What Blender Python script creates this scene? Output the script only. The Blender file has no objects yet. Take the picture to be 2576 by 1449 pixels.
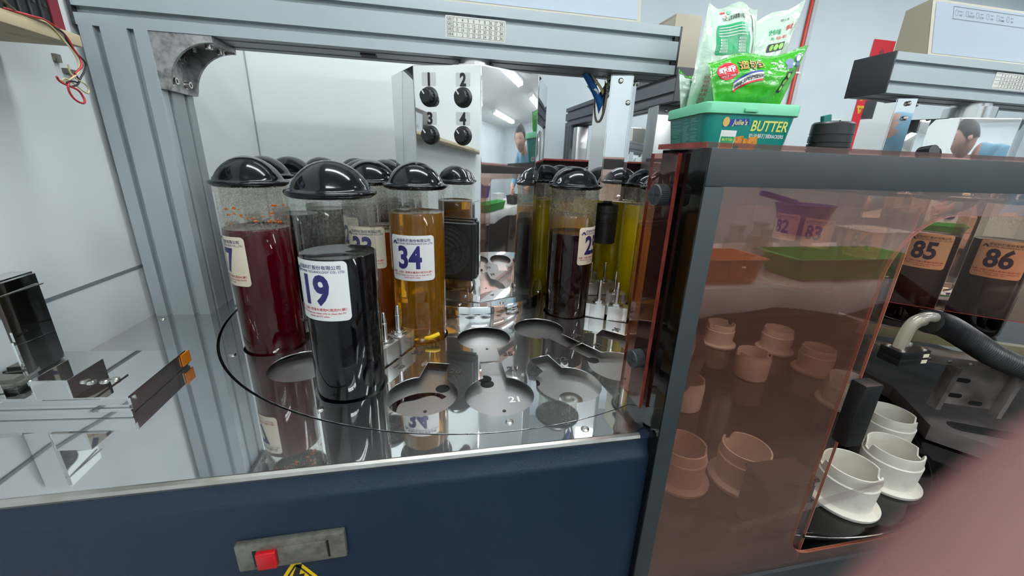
import bpy, bmesh, math, random
from math import sin, cos, pi, radians as rad, sqrt, atan2
from mathutils import Vector, Matrix

random.seed(7)
S = bpy.context.scene
C = S.collection

# ------------------------------------------------------------------ camera
cam_d = bpy.data.cameras.new('camera')
cam = bpy.data.objects.new('camera', cam_d)
C.objects.link(cam)
F_PX, PITCH, YAW, ROLL = 976.627, rad(18.109), rad(11.446), rad(2.015)
fw = Vector((sin(YAW) * cos(PITCH), cos(YAW) * cos(PITCH), -sin(PITCH)))
rt = Vector((cos(YAW), -sin(YAW), 0))
up = rt.cross(fw)
r2 = rt * cos(ROLL) + up * sin(ROLL)
u2 = up * cos(ROLL) - rt * sin(ROLL)
CAM_POS = Vector((0, 0, .3437))
cam.matrix_world = Matrix(((r2.x, u2.x, -fw.x, CAM_POS.x), (r2.y, u2.y, -fw.y, CAM_POS.y),
                           (r2.z, u2.z, -fw.z, CAM_POS.z), (0, 0, 0, 1)))
cam_d.sensor_width = 36
cam_d.lens = F_PX / 2576 * 36
cam_d.clip_start = .001
cam_d.clip_end = 60
cam_d.dof.use_dof = True
cam_d.dof.focus_distance = .72
cam_d.dof.aperture_fstop = 8.5
S.camera = cam

# ------------------------------------------------------------------ world, exposure, render quality
w = bpy.data.worlds.new('world')
S.world = w
w.use_nodes = True
w.node_tree.nodes['Background'].inputs[0].default_value = (.75, .85, 1, 1)
w.node_tree.nodes['Background'].inputs[1].default_value = .25
S.view_settings.view_transform = 'Standard'
S.view_settings.look = 'None'
S.view_settings.gamma = 1
S.view_settings.use_curve_mapping = False
S.view_settings.exposure = 0.0
TUBE_POWER = 53.0
cy = S.cycles
cy.use_denoising = True
cy.use_light_tree = False
cy.adaptive_threshold = .03
cy.debug_use_spatial_splits = True
cy.max_bounces = 6
cy.diffuse_bounces = 2
cy.glossy_bounces = 4
cy.transmission_bounces = 5
cy.transparent_max_bounces = 12
cy.caustics_reflective = False
cy.caustics_refractive = False
cy.sample_clamp_indirect = 6

# ------------------------------------------------------------------ materials
def lin(c):
    return tuple(((v / 255) / 12.92 if v / 255 <= .04045 else ((v / 255 + .055) / 1.055) ** 2.4) for v in c)

MATS = {}
def nodes(name):
    m = bpy.data.materials.new(name)
    m.use_nodes = True
    nt = m.node_tree
    return m, nt, nt.nodes['Principled BSDF'], nt.nodes['Material Output']

def noise(nt, scale, detail=3, rough=.55, coord='Object', stretch=None, dist=0):
    tc = nt.nodes.new('ShaderNodeTexCoord')
    n = nt.nodes.new('ShaderNodeTexNoise')
    n.inputs['Scale'].default_value = scale
    n.inputs['Detail'].default_value = detail
    n.inputs['Roughness'].default_value = rough
    n.inputs['Distortion'].default_value = dist
    if stretch:
        mp = nt.nodes.new('ShaderNodeMapping')
        mp.inputs['Scale'].default_value = stretch
        nt.links.new(tc.outputs[coord], mp.inputs[0])
        nt.links.new(mp.outputs[0], n.inputs['Vector'])
    else:
        nt.links.new(tc.outputs[coord], n.inputs['Vector'])
    return n

def ramp(nt, src, stops):
    r = nt.nodes.new('ShaderNodeValToRGB')
    el = r.color_ramp.elements
    while len(el) < len(stops):
        el.new(.5)
    for e, (p, c) in zip(el, stops):
        e.position = p
        e.color = (c[0], c[1], c[2], 1) if hasattr(c, '__len__') else (c, c, c, 1)
    nt.links.new(src, r.inputs[0])
    return r

def mat(name, base, rough=.5, metal=0., srgb=True, var=None, bump=None, coat=0, spec=.5, rvar=None, emit=None, sss=0):
    """var=(scale, colour2, lo, hi[, stretch]); bump=(scale, strength, dist); rvar=(scale, r0, r1)"""
    if name in MATS:
        return MATS[name]
    m, nt, p, out = nodes(name)
    b = lin(base) if srgb else base
    p.inputs['Base Color'].default_value = (*b, 1)
    p.inputs['Roughness'].default_value = rough
    p.inputs['Metallic'].default_value = metal
    p.inputs['Coat Weight'].default_value = coat
    p.inputs['Coat Roughness'].default_value = .05
    p.inputs['Specular IOR Level'].default_value = spec
    if sss:
        p.inputs['Subsurface Weight'].default_value = sss
        p.inputs['Subsurface Scale'].default_value = .004
    if var:
        n = noise(nt, var[0], 2, stretch=var[4] if len(var) > 4 else None)
        r = ramp(nt, n.outputs['Fac'], [(var[2], b), (var[3], lin(var[1]) if srgb else var[1])])
        nt.links.new(r.outputs[0], p.inputs['Base Color'])
    if rvar:
        n = noise(nt, rvar[0], 5, .65, stretch=rvar[3] if len(rvar) > 3 else None)
        r = ramp(nt, n.outputs['Fac'], [(.35, rvar[1]), (.7, rvar[2])])
        nt.links.new(r.outputs[0], p.inputs['Roughness'])
    if bump:
        n = noise(nt, bump[0], 3)
        bn = nt.nodes.new('ShaderNodeBump')
        bn.inputs['Strength'].default_value = bump[1]
        bn.inputs['Distance'].default_value = bump[2]
        nt.links.new(n.outputs['Fac'], bn.inputs['Height'])
        nt.links.new(bn.outputs[0], p.inputs['Normal'])
    if emit:
        p.inputs['Emission Color'].default_value = (*emit[0], 1)
        p.inputs['Emission Strength'].default_value = emit[1]
    MATS[name] = m
    return m

def clear_mat(name, tint, gloss=.06, haze=0., haze_col=(.8, .8, .8), rough=.0, edge=.6, dew=None, hvar=None):
    """thin clear sheet: tinted see-through, Fresnel-like gloss, a little dusty haze; dew=(z0, z1, amount) beads between two heights"""
    m, nt, p, out = nodes(name)
    nt.nodes.remove(p)
    tr = nt.nodes.new('ShaderNodeBsdfTransparent')
    tr.inputs[0].default_value = (*tint, 1)
    gl = nt.nodes.new('ShaderNodeBsdfGlossy')
    gl.inputs[0].default_value = (1, 1, 1, 1)
    gl.inputs['Roughness'].default_value = rough
    lw = nt.nodes.new('ShaderNodeLayerWeight')
    lw.inputs['Blend'].default_value = .5
    pw = nt.nodes.new('ShaderNodeMath'); pw.operation = 'POWER'
    nt.links.new(lw.outputs['Facing'], pw.inputs[0]); pw.inputs[1].default_value = 3.5
    mr = nt.nodes.new('ShaderNodeMapRange')
    mr.inputs['To Min'].default_value = gloss
    mr.inputs['To Max'].default_value = edge
    nt.links.new(pw.outputs[0], mr.inputs[0])
    last = tr.outputs[0]
    if haze or dew:
        df = nt.nodes.new('ShaderNodeBsdfDiffuse')
        df.inputs[0].default_value = (*haze_col, 1)
        tl = nt.nodes.new('ShaderNodeBsdfTranslucent')
        tl.inputs[0].default_value = (*haze_col, 1)
        dm = nt.nodes.new('ShaderNodeMixShader'); dm.inputs[0].default_value = .5
        nt.links.new(df.outputs[0], dm.inputs[1]); nt.links.new(tl.outputs[0], dm.inputs[2])
        mx = nt.nodes.new('ShaderNodeMixShader')
        nt.links.new(last, mx.inputs[1]); nt.links.new(dm.outputs[0], mx.inputs[2])
        if dew:
            n = noise(nt, 420, 2)
            n2 = noise(nt, 45, 3)
            tc = nt.nodes.new('ShaderNodeTexCoord'); sx = nt.nodes.new('ShaderNodeSeparateXYZ')
            nt.links.new(tc.outputs['Object'], sx.inputs[0])
            zr = nt.nodes.new('ShaderNodeMapRange')
            zr.inputs['From Min'].default_value = dew[0]; zr.inputs['From Max'].default_value = dew[1]
            nt.links.new(sx.outputs['Z'], zr.inputs[0])
            a = ramp(nt, n.outputs['Fac'], [(.42, 0), (.62, 1)])
            b = ramp(nt, n2.outputs['Fac'], [(.3, .15), (.75, 1)])
            m1 = nt.nodes.new('ShaderNodeMath'); m1.operation = 'MULTIPLY'
            nt.links.new(a.outputs[0], m1.inputs[0]); nt.links.new(b.outputs[0], m1.inputs[1])
            m2 = nt.nodes.new('ShaderNodeMath'); m2.operation = 'MULTIPLY'
            nt.links.new(m1.outputs[0], m2.inputs[0]); nt.links.new(zr.outputs[0], m2.inputs[1])
            m3 = nt.nodes.new('ShaderNodeMath'); m3.operation = 'MULTIPLY_ADD'
            nt.links.new(m2.outputs[0], m3.inputs[0]); m3.inputs[1].default_value = dew[2]; m3.inputs[2].default_value = haze
            nt.links.new(m3.outputs[0], mx.inputs[0])
        elif hvar:
            n = noise(nt, hvar[0], 5, .65, stretch=hvar[1])
            r = ramp(nt, n.outputs['Fac'], [(.35, haze * .6), (.75, haze * 1.7)])
            nt.links.new(r.outputs[0], mx.inputs[0])
        else:
            mx.inputs[0].default_value = haze
        last = mx.outputs[0]
    fm = nt.nodes.new('ShaderNodeMixShader')
    nt.links.new(mr.outputs[0], fm.inputs[0])
    nt.links.new(last, fm.inputs[1]); nt.links.new(gl.outputs[0], fm.inputs[2])
    nt.links.new(fm.outputs[0], out.inputs[0])
    MATS[name] = m
    return m

def liquid_mat(name, col, clear, srgb=True, depth=None):
    """dye: clear=1 refracts, clear=0 opaque body colour with a glossy skin"""
    m, nt, p, out = nodes(name)
    b = lin(col) if srgb else col
    p.inputs['Base Color'].default_value = (*b, 1)
    p.inputs['Roughness'].default_value = .03
    p.inputs['IOR'].default_value = 1.33
    p.inputs['Transmission Weight'].default_value = clear
    MATS[name] = m
    return m

def steel_mat(name, base, r_sharp, r_soft, soft, scale=11):
    """polished but scuffed steel: a sharp mirror lobe plus a patchy soft lobe from fine scratches"""
    m, nt, p, out = nodes(name)
    nt.nodes.remove(p)
    a = nt.nodes.new('ShaderNodeBsdfGlossy'); b = nt.nodes.new('ShaderNodeBsdfGlossy')
    for g, r in ((a, r_sharp), (b, r_soft)):
        g.inputs['Color'].default_value = (*base, 1); g.inputs['Roughness'].default_value = r
    mx = nt.nodes.new('ShaderNodeMixShader')
    n = noise(nt, scale, 1, .6)
    r = ramp(nt, n.outputs['Fac'], [(.15, soft * .6), (.9, soft * 1.4)])
    nt.links.new(r.outputs[0], mx.inputs[0]); nt.links.new(a.outputs[0], mx.inputs[1]); nt.links.new(b.outputs[0], mx.inputs[2])
    nt.links.new(mx.outputs[0], out.inputs[0])
    MATS[name] = m
    return m
mirror = steel_mat('polished_steel', (.80, .81, .81), .025, .3, .07)
deckm = steel_mat('polished_deck_steel', (.78, .79, .79), .03, .38, .17, 14)
seatm = mat('matte_seat_steel', (.66, .66, .65), .36, 1, srgb=False)
brush = mat('brushed_steel', (.6, .6, .58), .28, 1, srgb=False)
steel = mat('plain_steel', (.66, .66, .65), .2, 1, srgb=False)
alu_blk = mat('machined_aluminium', (.72, .72, .71), .32, 1, srgb=False)
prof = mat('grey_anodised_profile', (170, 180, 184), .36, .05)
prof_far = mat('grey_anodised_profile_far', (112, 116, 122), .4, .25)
capm = mat('dark_plastic_cap', (38, 41, 47), .45)
cast = mat('cast_zinc', (186, 188, 186), .4, .45, var=(70, (128, 128, 124), .4, .7), bump=(140, .3, .002))
bolt = mat('bolt_steel', (.6, .58, .54), .25, 1, srgb=False)
wallm = mat('white_wall_panel', (232, 238, 238), .45, var=(1.6, (222, 229, 228), .35, .75), spec=.35)
wallp = mat('white_plaster', (216, 226, 230), .7, var=(2.5, (204, 216, 222), .35, .75))
bandm = mat('grey_wall_joint', (118, 124, 130), .6)
ceilm = mat('ceiling_white', (225, 228, 228), .8)
floorm = mat('grey_floor', (120, 118, 112), .4, var=(3, (96, 94, 90), .3, .8))
navy = mat('navy_hammered_paint', (15, 33, 52), .32, bump=(420, .3, .0012))
trimm = mat('steel_edge_trim', (.58, .57, .53), .3, 1, srgb=False, var=(25, (.42, .39, .33), .5, .8))
blackg = mat('black_gloss_plastic', (9, 11, 16), .1, spec=.3)
blackp = mat('black_plastic', (16, 17, 18), .38)
blackr = mat('black_rubber', (20, 20, 21), .55)
framem = mat('charcoal_frame', (44, 51, 54), .48, var=(14, (36, 42, 45), .5, .8))
darkin = mat('dark_interior', (28, 25, 25), .5, var=(9, (40, 36, 35), .3, .8))
blackd = mat('black_gloss_disc', (8, 8, 9), .08)
sidem = mat('black_side_sheet', (10, 9, 9), .06)
white = mat('white_label', (242, 243, 240), .4)
cream = mat('cream_label', (236, 224, 200), .42)
inkb = mat('navy_ink', (30, 32, 96), .45)
inkr = mat('red_ink', (196, 52, 60), .45)
inkk = mat('black_ink', (24, 24, 26), .45)
beige = mat('beige_enamel', (150, 143, 124), .4)
beige2 = mat('pale_beige_edge', (178, 174, 158), .4)
panelw = mat('white_gloss_front', (172, 184, 196), .06, coat=.6)
cupm = mat('white_cup_plastic', (218, 214, 200), .45, var=(30, (200, 192, 176), .45, .8))
mint = mat('mint_lid_plastic', (116, 205, 160), .4)
teal = mat('teal_tub_plastic', (14, 128, 118), .3)
teal_d = mat('deep_teal_print', (10, 96, 92), .35)
yel = mat('pale_yellow_print', (226, 222, 120), .4)
gold = mat('gold_print', (222, 182, 96), .4)
biscuit = mat('biscuit_print', (214, 140, 52), .5, var=(160, (170, 96, 30), .45, .7))
bagg = mat('green_foil', (58, 170, 30), .2, coat=.5, bump=(26, .35, .02))
bagw = mat('pale_green_foil', (196, 220, 200), .25, coat=.4, bump=(22, .35, .02))
bagdark = mat('dark_green_print', (22, 150, 96), .35)
lime = mat('lime_print', (150, 210, 90), .4)
redp = mat('red_print', (204, 24, 40), .35)
whitep = mat('white_print', (240, 240, 236), .4)
bluep = mat('blue_print', (34, 56, 150), .4)
greyb = mat('silver_print', (120, 132, 166), .35)
wood = mat('worn_cream_board', (206, 190, 156), .7, var=(22, (120, 96, 64), .55, .75, (1, .3, 3)))
yellowr = mat('yellow_tag', (244, 200, 10), .5)
warn = mat('warning_yellow', (236, 196, 20), .45)
zinc = mat('zinc_latch', (140, 138, 126), .4, .6, var=(90, (112, 110, 100), .4, .7), bump=(300, .3, .001))
redb = mat('red_button', (196, 10, 24), .25, coat=.4)
bluew = mat('blue_cable', (20, 92, 160), .4)
ivory = mat('ivory_cable', (208, 196, 150), .45)
redw = mat('red_cable', (170, 44, 48), .45)
blackw = mat('black_cable', (24, 18, 28), .4)
tealw = mat('teal_cable', (40, 150, 150), .4)
shell = clear_mat('clear_bottle', (.96, .965, .95), .02, .01, (.8, .8, .76), .02, .36, dew=(.215, .27, .3))
shell_low = clear_mat('clear_bottle_side', (.96, .965, .95), .015, 0, (.8, .8, .76), .02, .36)
shell_dew = clear_mat('misted_bottle', (.95, .94, .91), .02, .012, (.82, .78, .68), .02, .36, dew=(.205, .235, .6))
salmon = clear_mat('salmon_acrylic', (.945, .79, .72), .085, .105, (.52, .27, .22), .012, .7)
salmon_d = clear_mat('salmon_acrylic_inner', (.95, .80, .70), .02, .04, (.42, .22, .16), .02, .4)
salmon_s = clear_mat('smoky_red_acrylic', (.86, .62, .56), .04, .06, (.45, .24, .2), .02, .7)
edge_red = mat('acrylic_edge_red', (142, 62, 52), .25, var=(40, (110, 36, 30), .4, .7))
edge_sal = mat('acrylic_edge_salmon', (206, 128, 104), .25)
clearp = clear_mat('clear_acrylic_slat', (.9, .88, .86), .12, .18, (.8, .72, .68), .05, .7)
tubem = clear_mat('translucent_hose', (.9, .86, .76), .08, .45, (.86, .82, .7), .1, .6)
foil_seam = mat('foil_seam', (216, 232, 216), .25)
clothw = mat('white_cloth', (214, 210, 206), .8, bump=(14, .4, .02))
greenb = mat('green_basket', (34, 150, 50), .45)
purple = mat('violet_plastic', (70, 52, 160), .4)
orangeb = mat('orange_box', (214, 140, 80), .5)
glassj = clear_mat('jar_glass', (.86, .84, .82), .12, .1, (.8, .78, .76), .03, .8)
skin = mat('skin', (222, 178, 158), .55)
skinr = mat('skin_pink', (136, 94, 90), .5)
nail = mat('nail', (214, 160, 150), .3, coat=.3)
shirt = mat('light_blue_shirt', (130, 178, 204), .8)
cloth_d = mat('dark_trousers', (40, 44, 54), .8)
hair = mat('black_hair', (20, 18, 18), .6)

# ------------------------------------------------------------------ mesh helpers
class MB:
    def __init__(s):
        s.v, s.f, s.m = [], [], []
        s.mats = []
    def mi(s, m):
        if m is None:
            return 0
        if m not in s.mats:
            s.mats.append(m)
        return s.mats.index(m)
    def add(s, vs, fs, xf=None, m=None):
        o = len(s.v)
        k = s.mi(m)
        s.v += [tuple(xf @ Vector(p)) if xf else tuple(p) for p in vs]
        s.f += [tuple(i + o for i in f) for f in fs]
        s.m += [k] * len(fs)
        return s
    def box(s, x0, x1, y0, y1, z0, z1, xf=None, m=None, bev=0):
        if bev:
            bm = bmesh.new()
            bmesh.ops.create_cube(bm, size=1)
            for v in bm.verts:
                v.co = Vector(((x0 + x1) / 2 + v.co.x * (x1 - x0), (y0 + y1) / 2 + v.co.y * (y1 - y0), (z0 + z1) / 2 + v.co.z * (z1 - z0)))
            bmesh.ops.bevel(bm, geom=bm.edges[:], offset=bev, segments=2, affect='EDGES', profile=.6)
            return s.bm(bm, xf, m)
        vs = [(x0, y0, z0), (x1, y0, z0), (x1, y1, z0), (x0, y1, z0), (x0, y0, z1), (x1, y0, z1), (x1, y1, z1), (x0, y1, z1)]
        fs = [(0, 3, 2, 1), (4, 5, 6, 7), (0, 1, 5, 4), (1, 2, 6, 5), (2, 3, 7, 6), (3, 0, 4, 7)]
        return s.add(vs, fs, xf, m)
    def bm(s, bm, xf=None, m=None):
        bm.verts.index_update()
        vs = [v.co.copy() for v in bm.verts]
        fs = [[v.index for v in f.verts] for f in bm.faces]
        bm.free()
        return s.add(vs, fs, xf, m)
    def lathe(s, prof, seg=32, xf=None, m=None):
        """prof: list of (r, z); r = 0 ends close to a point"""
        vs, fs, rings = [], [], []
        for r, z in prof:
            if r <= 1e-9:
                rings.append([len(vs)]); vs.append((0, 0, z))
            else:
                rings.append(list(range(len(vs), len(vs) + seg)))
                vs += [(r * cos(2 * pi * k / seg), r * sin(2 * pi * k / seg), z) for k in range(seg)]
        for a, b in zip(rings, rings[1:]):
            for k in range(seg):
                k2 = (k + 1) % seg
                if len(a) == 1 and len(b) == 1:
                    continue
                if len(a) == 1:
                    fs.append((a[0], b[k2], b[k]))
                elif len(b) == 1:
                    fs.append((a[k], a[k2], b[0]))
                else:
                    fs.append((a[k], a[k2], b[k2], b[k]))
        return s.add(vs, fs, xf, m)
    def cyl(s, r, z0, z1, seg=24, xf=None, m=None, r1=None, cap=True):
        r1 = r if r1 is None else r1
        p = [(r, z0), (r1, z1)]
        if cap:
            p = [(0, z0)] + p + [(0, z1)]
        return s.lathe(p, seg, xf, m)
    def prism(s, poly, z0, z1, xf=None, m=None):
        n = len(poly)
        vs = [(x, y, z0) for x, y in poly] + [(x, y, z1) for x, y in poly]
        fs = [tuple(range(n - 1, -1, -1)), tuple(range(n, 2 * n))] + [(k, (k + 1) % n, n + (k + 1) % n, n + k) for k in range(n)]
        return s.add(vs, fs, xf, m)
    def tube(s, path, r, seg=8, xf=None, m=None, cap=True, smooth=3):
        P = [Vector(p) for p in path]
        if smooth and len(P) > 2:
            Q = []
            for i in range(len(P) - 1):
                p0, p1, p2, p3 = P[max(i - 1, 0)], P[i], P[i + 1], P[min(i + 2, len(P) - 1)]
                for k in range(smooth):
                    t = k / smooth
                    Q.append(.5 * ((2 * p1) + (p2 - p0) * t + (2 * p0 - 5 * p1 + 4 * p2 - p3) * t * t + (3 * p1 - p0 - 3 * p2 + p3) * t ** 3))
            Q.append(P[-1]); P = Q
        vs, fs = [], []
        n = None
        for i, p in enumerate(P):
            t = (P[min(i + 1, len(P) - 1)] - P[max(i - 1, 0)]).normalized()
            if n is None:
                n = t.orthogonal().normalized()
            n = (n - t * n.dot(t)).normalized()
            b = t.cross(n)
            rr = r(i / (len(P) - 1)) if callable(r) else r
            vs += [p + (n * cos(2 * pi * k / seg) + b * sin(2 * pi * k / seg)) * rr for k in range(seg)]
        for i in range(len(P) - 1):
            for k in range(seg):
                k2 = (k + 1) % seg
                fs.append((i * seg + k, i * seg + k2, (i + 1) * seg + k2, (i + 1) * seg + k))
        if cap:
            fs.append(tuple(range(seg - 1, -1, -1)))
            fs.append(tuple(range((len(P) - 1) * seg, len(P) * seg)))
        return s.add(vs, fs, xf, m)
    def flat(s, poly, fn, cut=0, m=None, cuty=0):
        """2-D polygon, optionally cut into strips, mapped by fn(x, y) -> 3-D"""
        bm = bmesh.new()
        bm.faces.new([bm.verts.new((x, y, 0)) for x, y in poly])
        return s._map(bm, fn, cut, m, cuty)
    def _map(s, bm, fn, cut, m, cuty=0):
        for step, ax in ((cut, 0), (cuty, 1)):
            if step:
                lo = min(v.co[ax] for v in bm.verts); hi = max(v.co[ax] for v in bm.verts)
                k = math.floor(lo / step) + 1
                while k * step < hi:
                    co = [0, 0, 0]; co[ax] = k * step
                    no = [0, 0, 0]; no[ax] = 1
                    bmesh.ops.bisect_plane(bm, geom=bm.verts[:] + bm.edges[:] + bm.faces[:], plane_co=co, plane_no=no)
                    k += 1
        bm.verts.index_update()
        vs = [fn(v.co.x, v.co.y) for v in bm.verts]
        fs = [[v.index for v in f.verts] for f in bm.faces]
        bm.free()
        return s.add(vs, fs, None, m)
    def text(s, t, size, x, y, fn, bold=0, align='CENTER', cut=0, m=None, sx=1, shear=0, res=3, cuty=0):
        vs, fs = text_geo(t, bold, align, shear, res)
        bm = bmesh.new()
        bv = [bm.verts.new((a * size * sx + x, b * size + y, 0)) for a, b in vs]
        for f in fs:
            try:
                bm.faces.new([bv[i] for i in f])
            except ValueError:
                pass
        return s._map(bm, fn, cut, m, cuty)
    def mesh(s, name, mt=None, smooth=35):
        me = bpy.data.meshes.new(name)
        me.from_pydata(s.v, [], s.f)
        ms = s.mats if s.mats else [mt]
        for q in ms:
            me.materials.append(q)
        if len(ms) > 1:
            me.polygons.foreach_set('material_index', s.m)
        bm = bmesh.new(); bm.from_mesh(me)
        bmesh.ops.recalc_face_normals(bm, faces=bm.faces)
        bm.to_mesh(me); bm.free()
        if smooth:
            me.polygons.foreach_set('use_smooth', [True] * len(me.polygons))
            me.set_sharp_from_angle(angle=rad(smooth))
        me.update()
        return me

_tc = {}
def text_geo(t, bold=0, align='CENTER', shear=0, res=3):
    k = (t, bold, align, shear, res)
    if k not in _tc:
        cu = bpy.data.curves.new('t', 'FONT')
        cu.body = t; cu.align_x = align; cu.size = 1; cu.offset = bold; cu.shear = shear; cu.resolution_u = res
        o = bpy.data.objects.new('t', cu); C.objects.link(o)
        dg = bpy.context.evaluated_depsgraph_get()
        me = o.evaluated_get(dg).to_mesh()
        _tc[k] = ([(v.co.x, v.co.y) for v in me.vertices], [tuple(p.vertices) for p in me.polygons])
        o.evaluated_get(dg).to_mesh_clear()
        bpy.data.objects.remove(o); bpy.data.curves.remove(cu)
    return _tc[k]

def curve_plate(name, outer, holes, z0, z1):
    """plate with holes, as mesh data"""
    cu = bpy.data.curves.new(name, 'CURVE')
    cu.dimensions = '2D'; cu.fill_mode = 'BOTH'; cu.extrude = (z1 - z0) / 2
    for poly in [outer] + holes:
        sp = cu.splines.new('POLY')
        sp.points.add(len(poly) - 1)
        for p, (x, y) in zip(sp.points, poly):
            p.co = (x, y, 0, 1)
        sp.use_cyclic_u = True
    o = bpy.data.objects.new(name, cu); C.objects.link(o)
    dg = bpy.context.evaluated_depsgraph_get()
    me = bpy.data.meshes.new_from_object(o.evaluated_get(dg))
    bpy.data.objects.remove(o); bpy.data.curves.remove(cu)
    me.transform(Matrix.Translation((0, 0, (z0 + z1) / 2)))
    bm = bmesh.new(); bm.from_mesh(me)
    bmesh.ops.remove_doubles(bm, verts=bm.verts, dist=1e-6)
    bmesh.ops.recalc_face_normals(bm, faces=bm.faces)
    bm.to_mesh(me); bm.free()
    return me

def obj(name, mb, mt=None, parent=None, smooth=35, loc=None, rot=None, label=None):
    me = mb.mesh(name, mt, smooth) if isinstance(mb, MB) else mb
    if not isinstance(mb, MB) and mt is not None:
        me.materials.clear(); me.materials.append(mt)
    o = bpy.data.objects.new(name, me)
    C.objects.link(o)
    if parent: o.parent = parent
    if loc is not None: o.location = loc
    if rot is not None: o.rotation_euler = rot
    if label: o['label'] = label
    return o

def thing(name, label, cat, loc=(0, 0, 0), rz=0, group=None):
    o = bpy.data.objects.new(name, None)
    C.objects.link(o)
    o.location = loc; o.rotation_euler = (0, 0, rz); o.empty_display_size = .05
    return tag(o, label, cat, group)

def tag(o, label, cat, group=None):
    o['label'] = label; o['category'] = cat
    if group: o['group'] = group
    return o

def struct(name, mb, mt=None, smooth=0):
    o = obj(name, mb, mt, smooth=smooth)
    o['kind'] = 'structure'
    return o

def copy_tree(o, parent=None):
    c = o.copy(); C.objects.link(c); c.parent = parent
    for ch in o.children:
        copy_tree(ch, c)
    return c

def rrect(x0, x1, y0, y1, r, n=5):
    out = []
    for cx_, cy_, a in ((x1 - r, y1 - r, 0), (x0 + r, y1 - r, 90), (x0 + r, y0 + r, 180), (x1 - r, y0 + r, 270)):
        out += [(cx_ + r * cos(rad(a + 90 * k / n)), cy_ + r * sin(rad(a + 90 * k / n))) for k in range(n + 1)]
    return out

def circle(x, y, r, n=24, ry=None):
    return [(x + r * cos(2 * pi * k / n), y + (ry or r) * sin(2 * pi * k / n)) for k in range(n)]

XF = Matrix.Translation
def RX(a): return Matrix.Rotation(rad(a), 4, 'X')
def RY(a): return Matrix.Rotation(rad(a), 4, 'Y')
def RZ(a): return Matrix.Rotation(rad(a), 4, 'Z')
def frame_xf(o, ex, ey, ez):
    ex, ey, ez = Vector(ex).normalized(), Vector(ey).normalized(), Vector(ez).normalized()
    return Matrix(((ex.x, ey.x, ez.x, o[0]), (ex.y, ey.y, ez.y, o[1]), (ex.z, ey.z, ez.z, o[2]), (0, 0, 0, 1)))

def profile_poly(w, h, slots_w, slots_h, sw=.0105, sd=.011):
    """slotted extrusion section w x h; slots_w: slot centres along the two w sides, slots_h along the two h sides"""
    P = []
    def side(p0, d, n, length, sl):
        P.append(p0)
        for c in sl:
            for a, dep in ((c - sw / 2, 0), (c - sw / 2, sd), (c + sw / 2, sd), (c + sw / 2, 0)):
                P.append((p0[0] + d[0] * a + n[0] * dep, p0[1] + d[1] * a + n[1] * dep))
    side((0, 0), (1, 0), (0, 1), w, slots_w)
    side((w, 0), (0, 1), (-1, 0), h, slots_h)
    side((w, h), (-1, 0), (0, -1), w, [w - c for c in reversed(slots_w)])
    side((0, h), (0, -1), (1, 0), h, [h - c for c in reversed(slots_h)])
    return P

# ================================================================== the room
FZ, CZ = -.86, 1.62
struct('floor', MB().box(-.7, 5.2, -2.9, 2.8, FZ - .05, FZ), floorm)
struct('ceiling', MB().box(-.7, 5.2, -2.9, 2.8, CZ, CZ + .05), ceilm)
wl = struct('wall_left', MB().box(-.68, -.61, -2.9, 1.66, FZ, CZ), wallm)
obj('joint_strip', MB().box(-.611, -.6085, -.4, 1.61, .106, .1115), bandm, wl, smooth=0)
obj('screw_clip', MB().box(-.612, -.604, .852, .862, .474, .486).box(-.612, -.602, .864, .884, .460, .467), zinc, wl)
wb = struct('wall_back', MB().box(-.68, .385, 1.61, 1.66, FZ, CZ), wallm)
obj('corner_seam', MB().box(-.611, -.6065, 1.606, 1.612, 0, CZ), mat('seam_grey', (150, 156, 156), .7), wb, smooth=0)
struct('wall_back_far', MB().box(.33, 5.2, 2.6, 2.66, FZ, CZ), wallp)
struct('wall_return', MB().box(.335, .385, 1.66, 2.6, FZ, CZ), wallp)
struct('wall_right', MB().box(5.2, 5.26, -2.9, 2.66, FZ, CZ), wallp)
struct('wall_rear', MB().box(-.7, 5.2, -2.96, -2.9, FZ, CZ), wallp)

# fluorescent ceiling fixtures, tubes along x
tube_em = mat('lit_tube', (1, 1, 1), .5, srgb=False, emit=((.93, .97, 1.0), TUBE_POWER))
fix_body = MB().box(-.62, .62, -.075, .075, -.035, 0).mesh('fixture_body', white, 0)
fix_end = MB().box(-.012, .012, -.07, .07, -.075, -.035).mesh('tube_holder', white, 0)
fix_tube = MB().cyl(.014, -.595, .595, 6, RY(90), cap=False).mesh('fluorescent_tube', tube_em)
fix_spots = [(.25, .8), (.35, -.5), (.35, -1.9), (2.1, .8), (2.1, -.5), (2.1, -1.9), (3.9, .8), (3.9, -.5), (3.9, -1.9)]
rows = ['over the dye bottles', 'over the photographer', 'behind the photographer', 'over the second cabinet', 'over the cloth table front', 'over the cloth table back',
        'near the far wall', 'over the far aisle', 'in the far rear corner']
for (x, y), rw in zip(fix_spots, rows):
    t = thing('ceiling_light', 'twin tube fluorescent ceiling light ' + rw, 'light', (x, y, CZ), 0, 'fluorescent ceiling lights')
    obj('fixture_body', fix_body, None, t)
    for sx in (-.605, .605): obj('tube_holder', fix_end, None, t, loc=(sx, 0, 0))
    for sy in (-.045, .045): obj('tube', fix_tube, None, t, loc=(0, sy, -.056))

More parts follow.
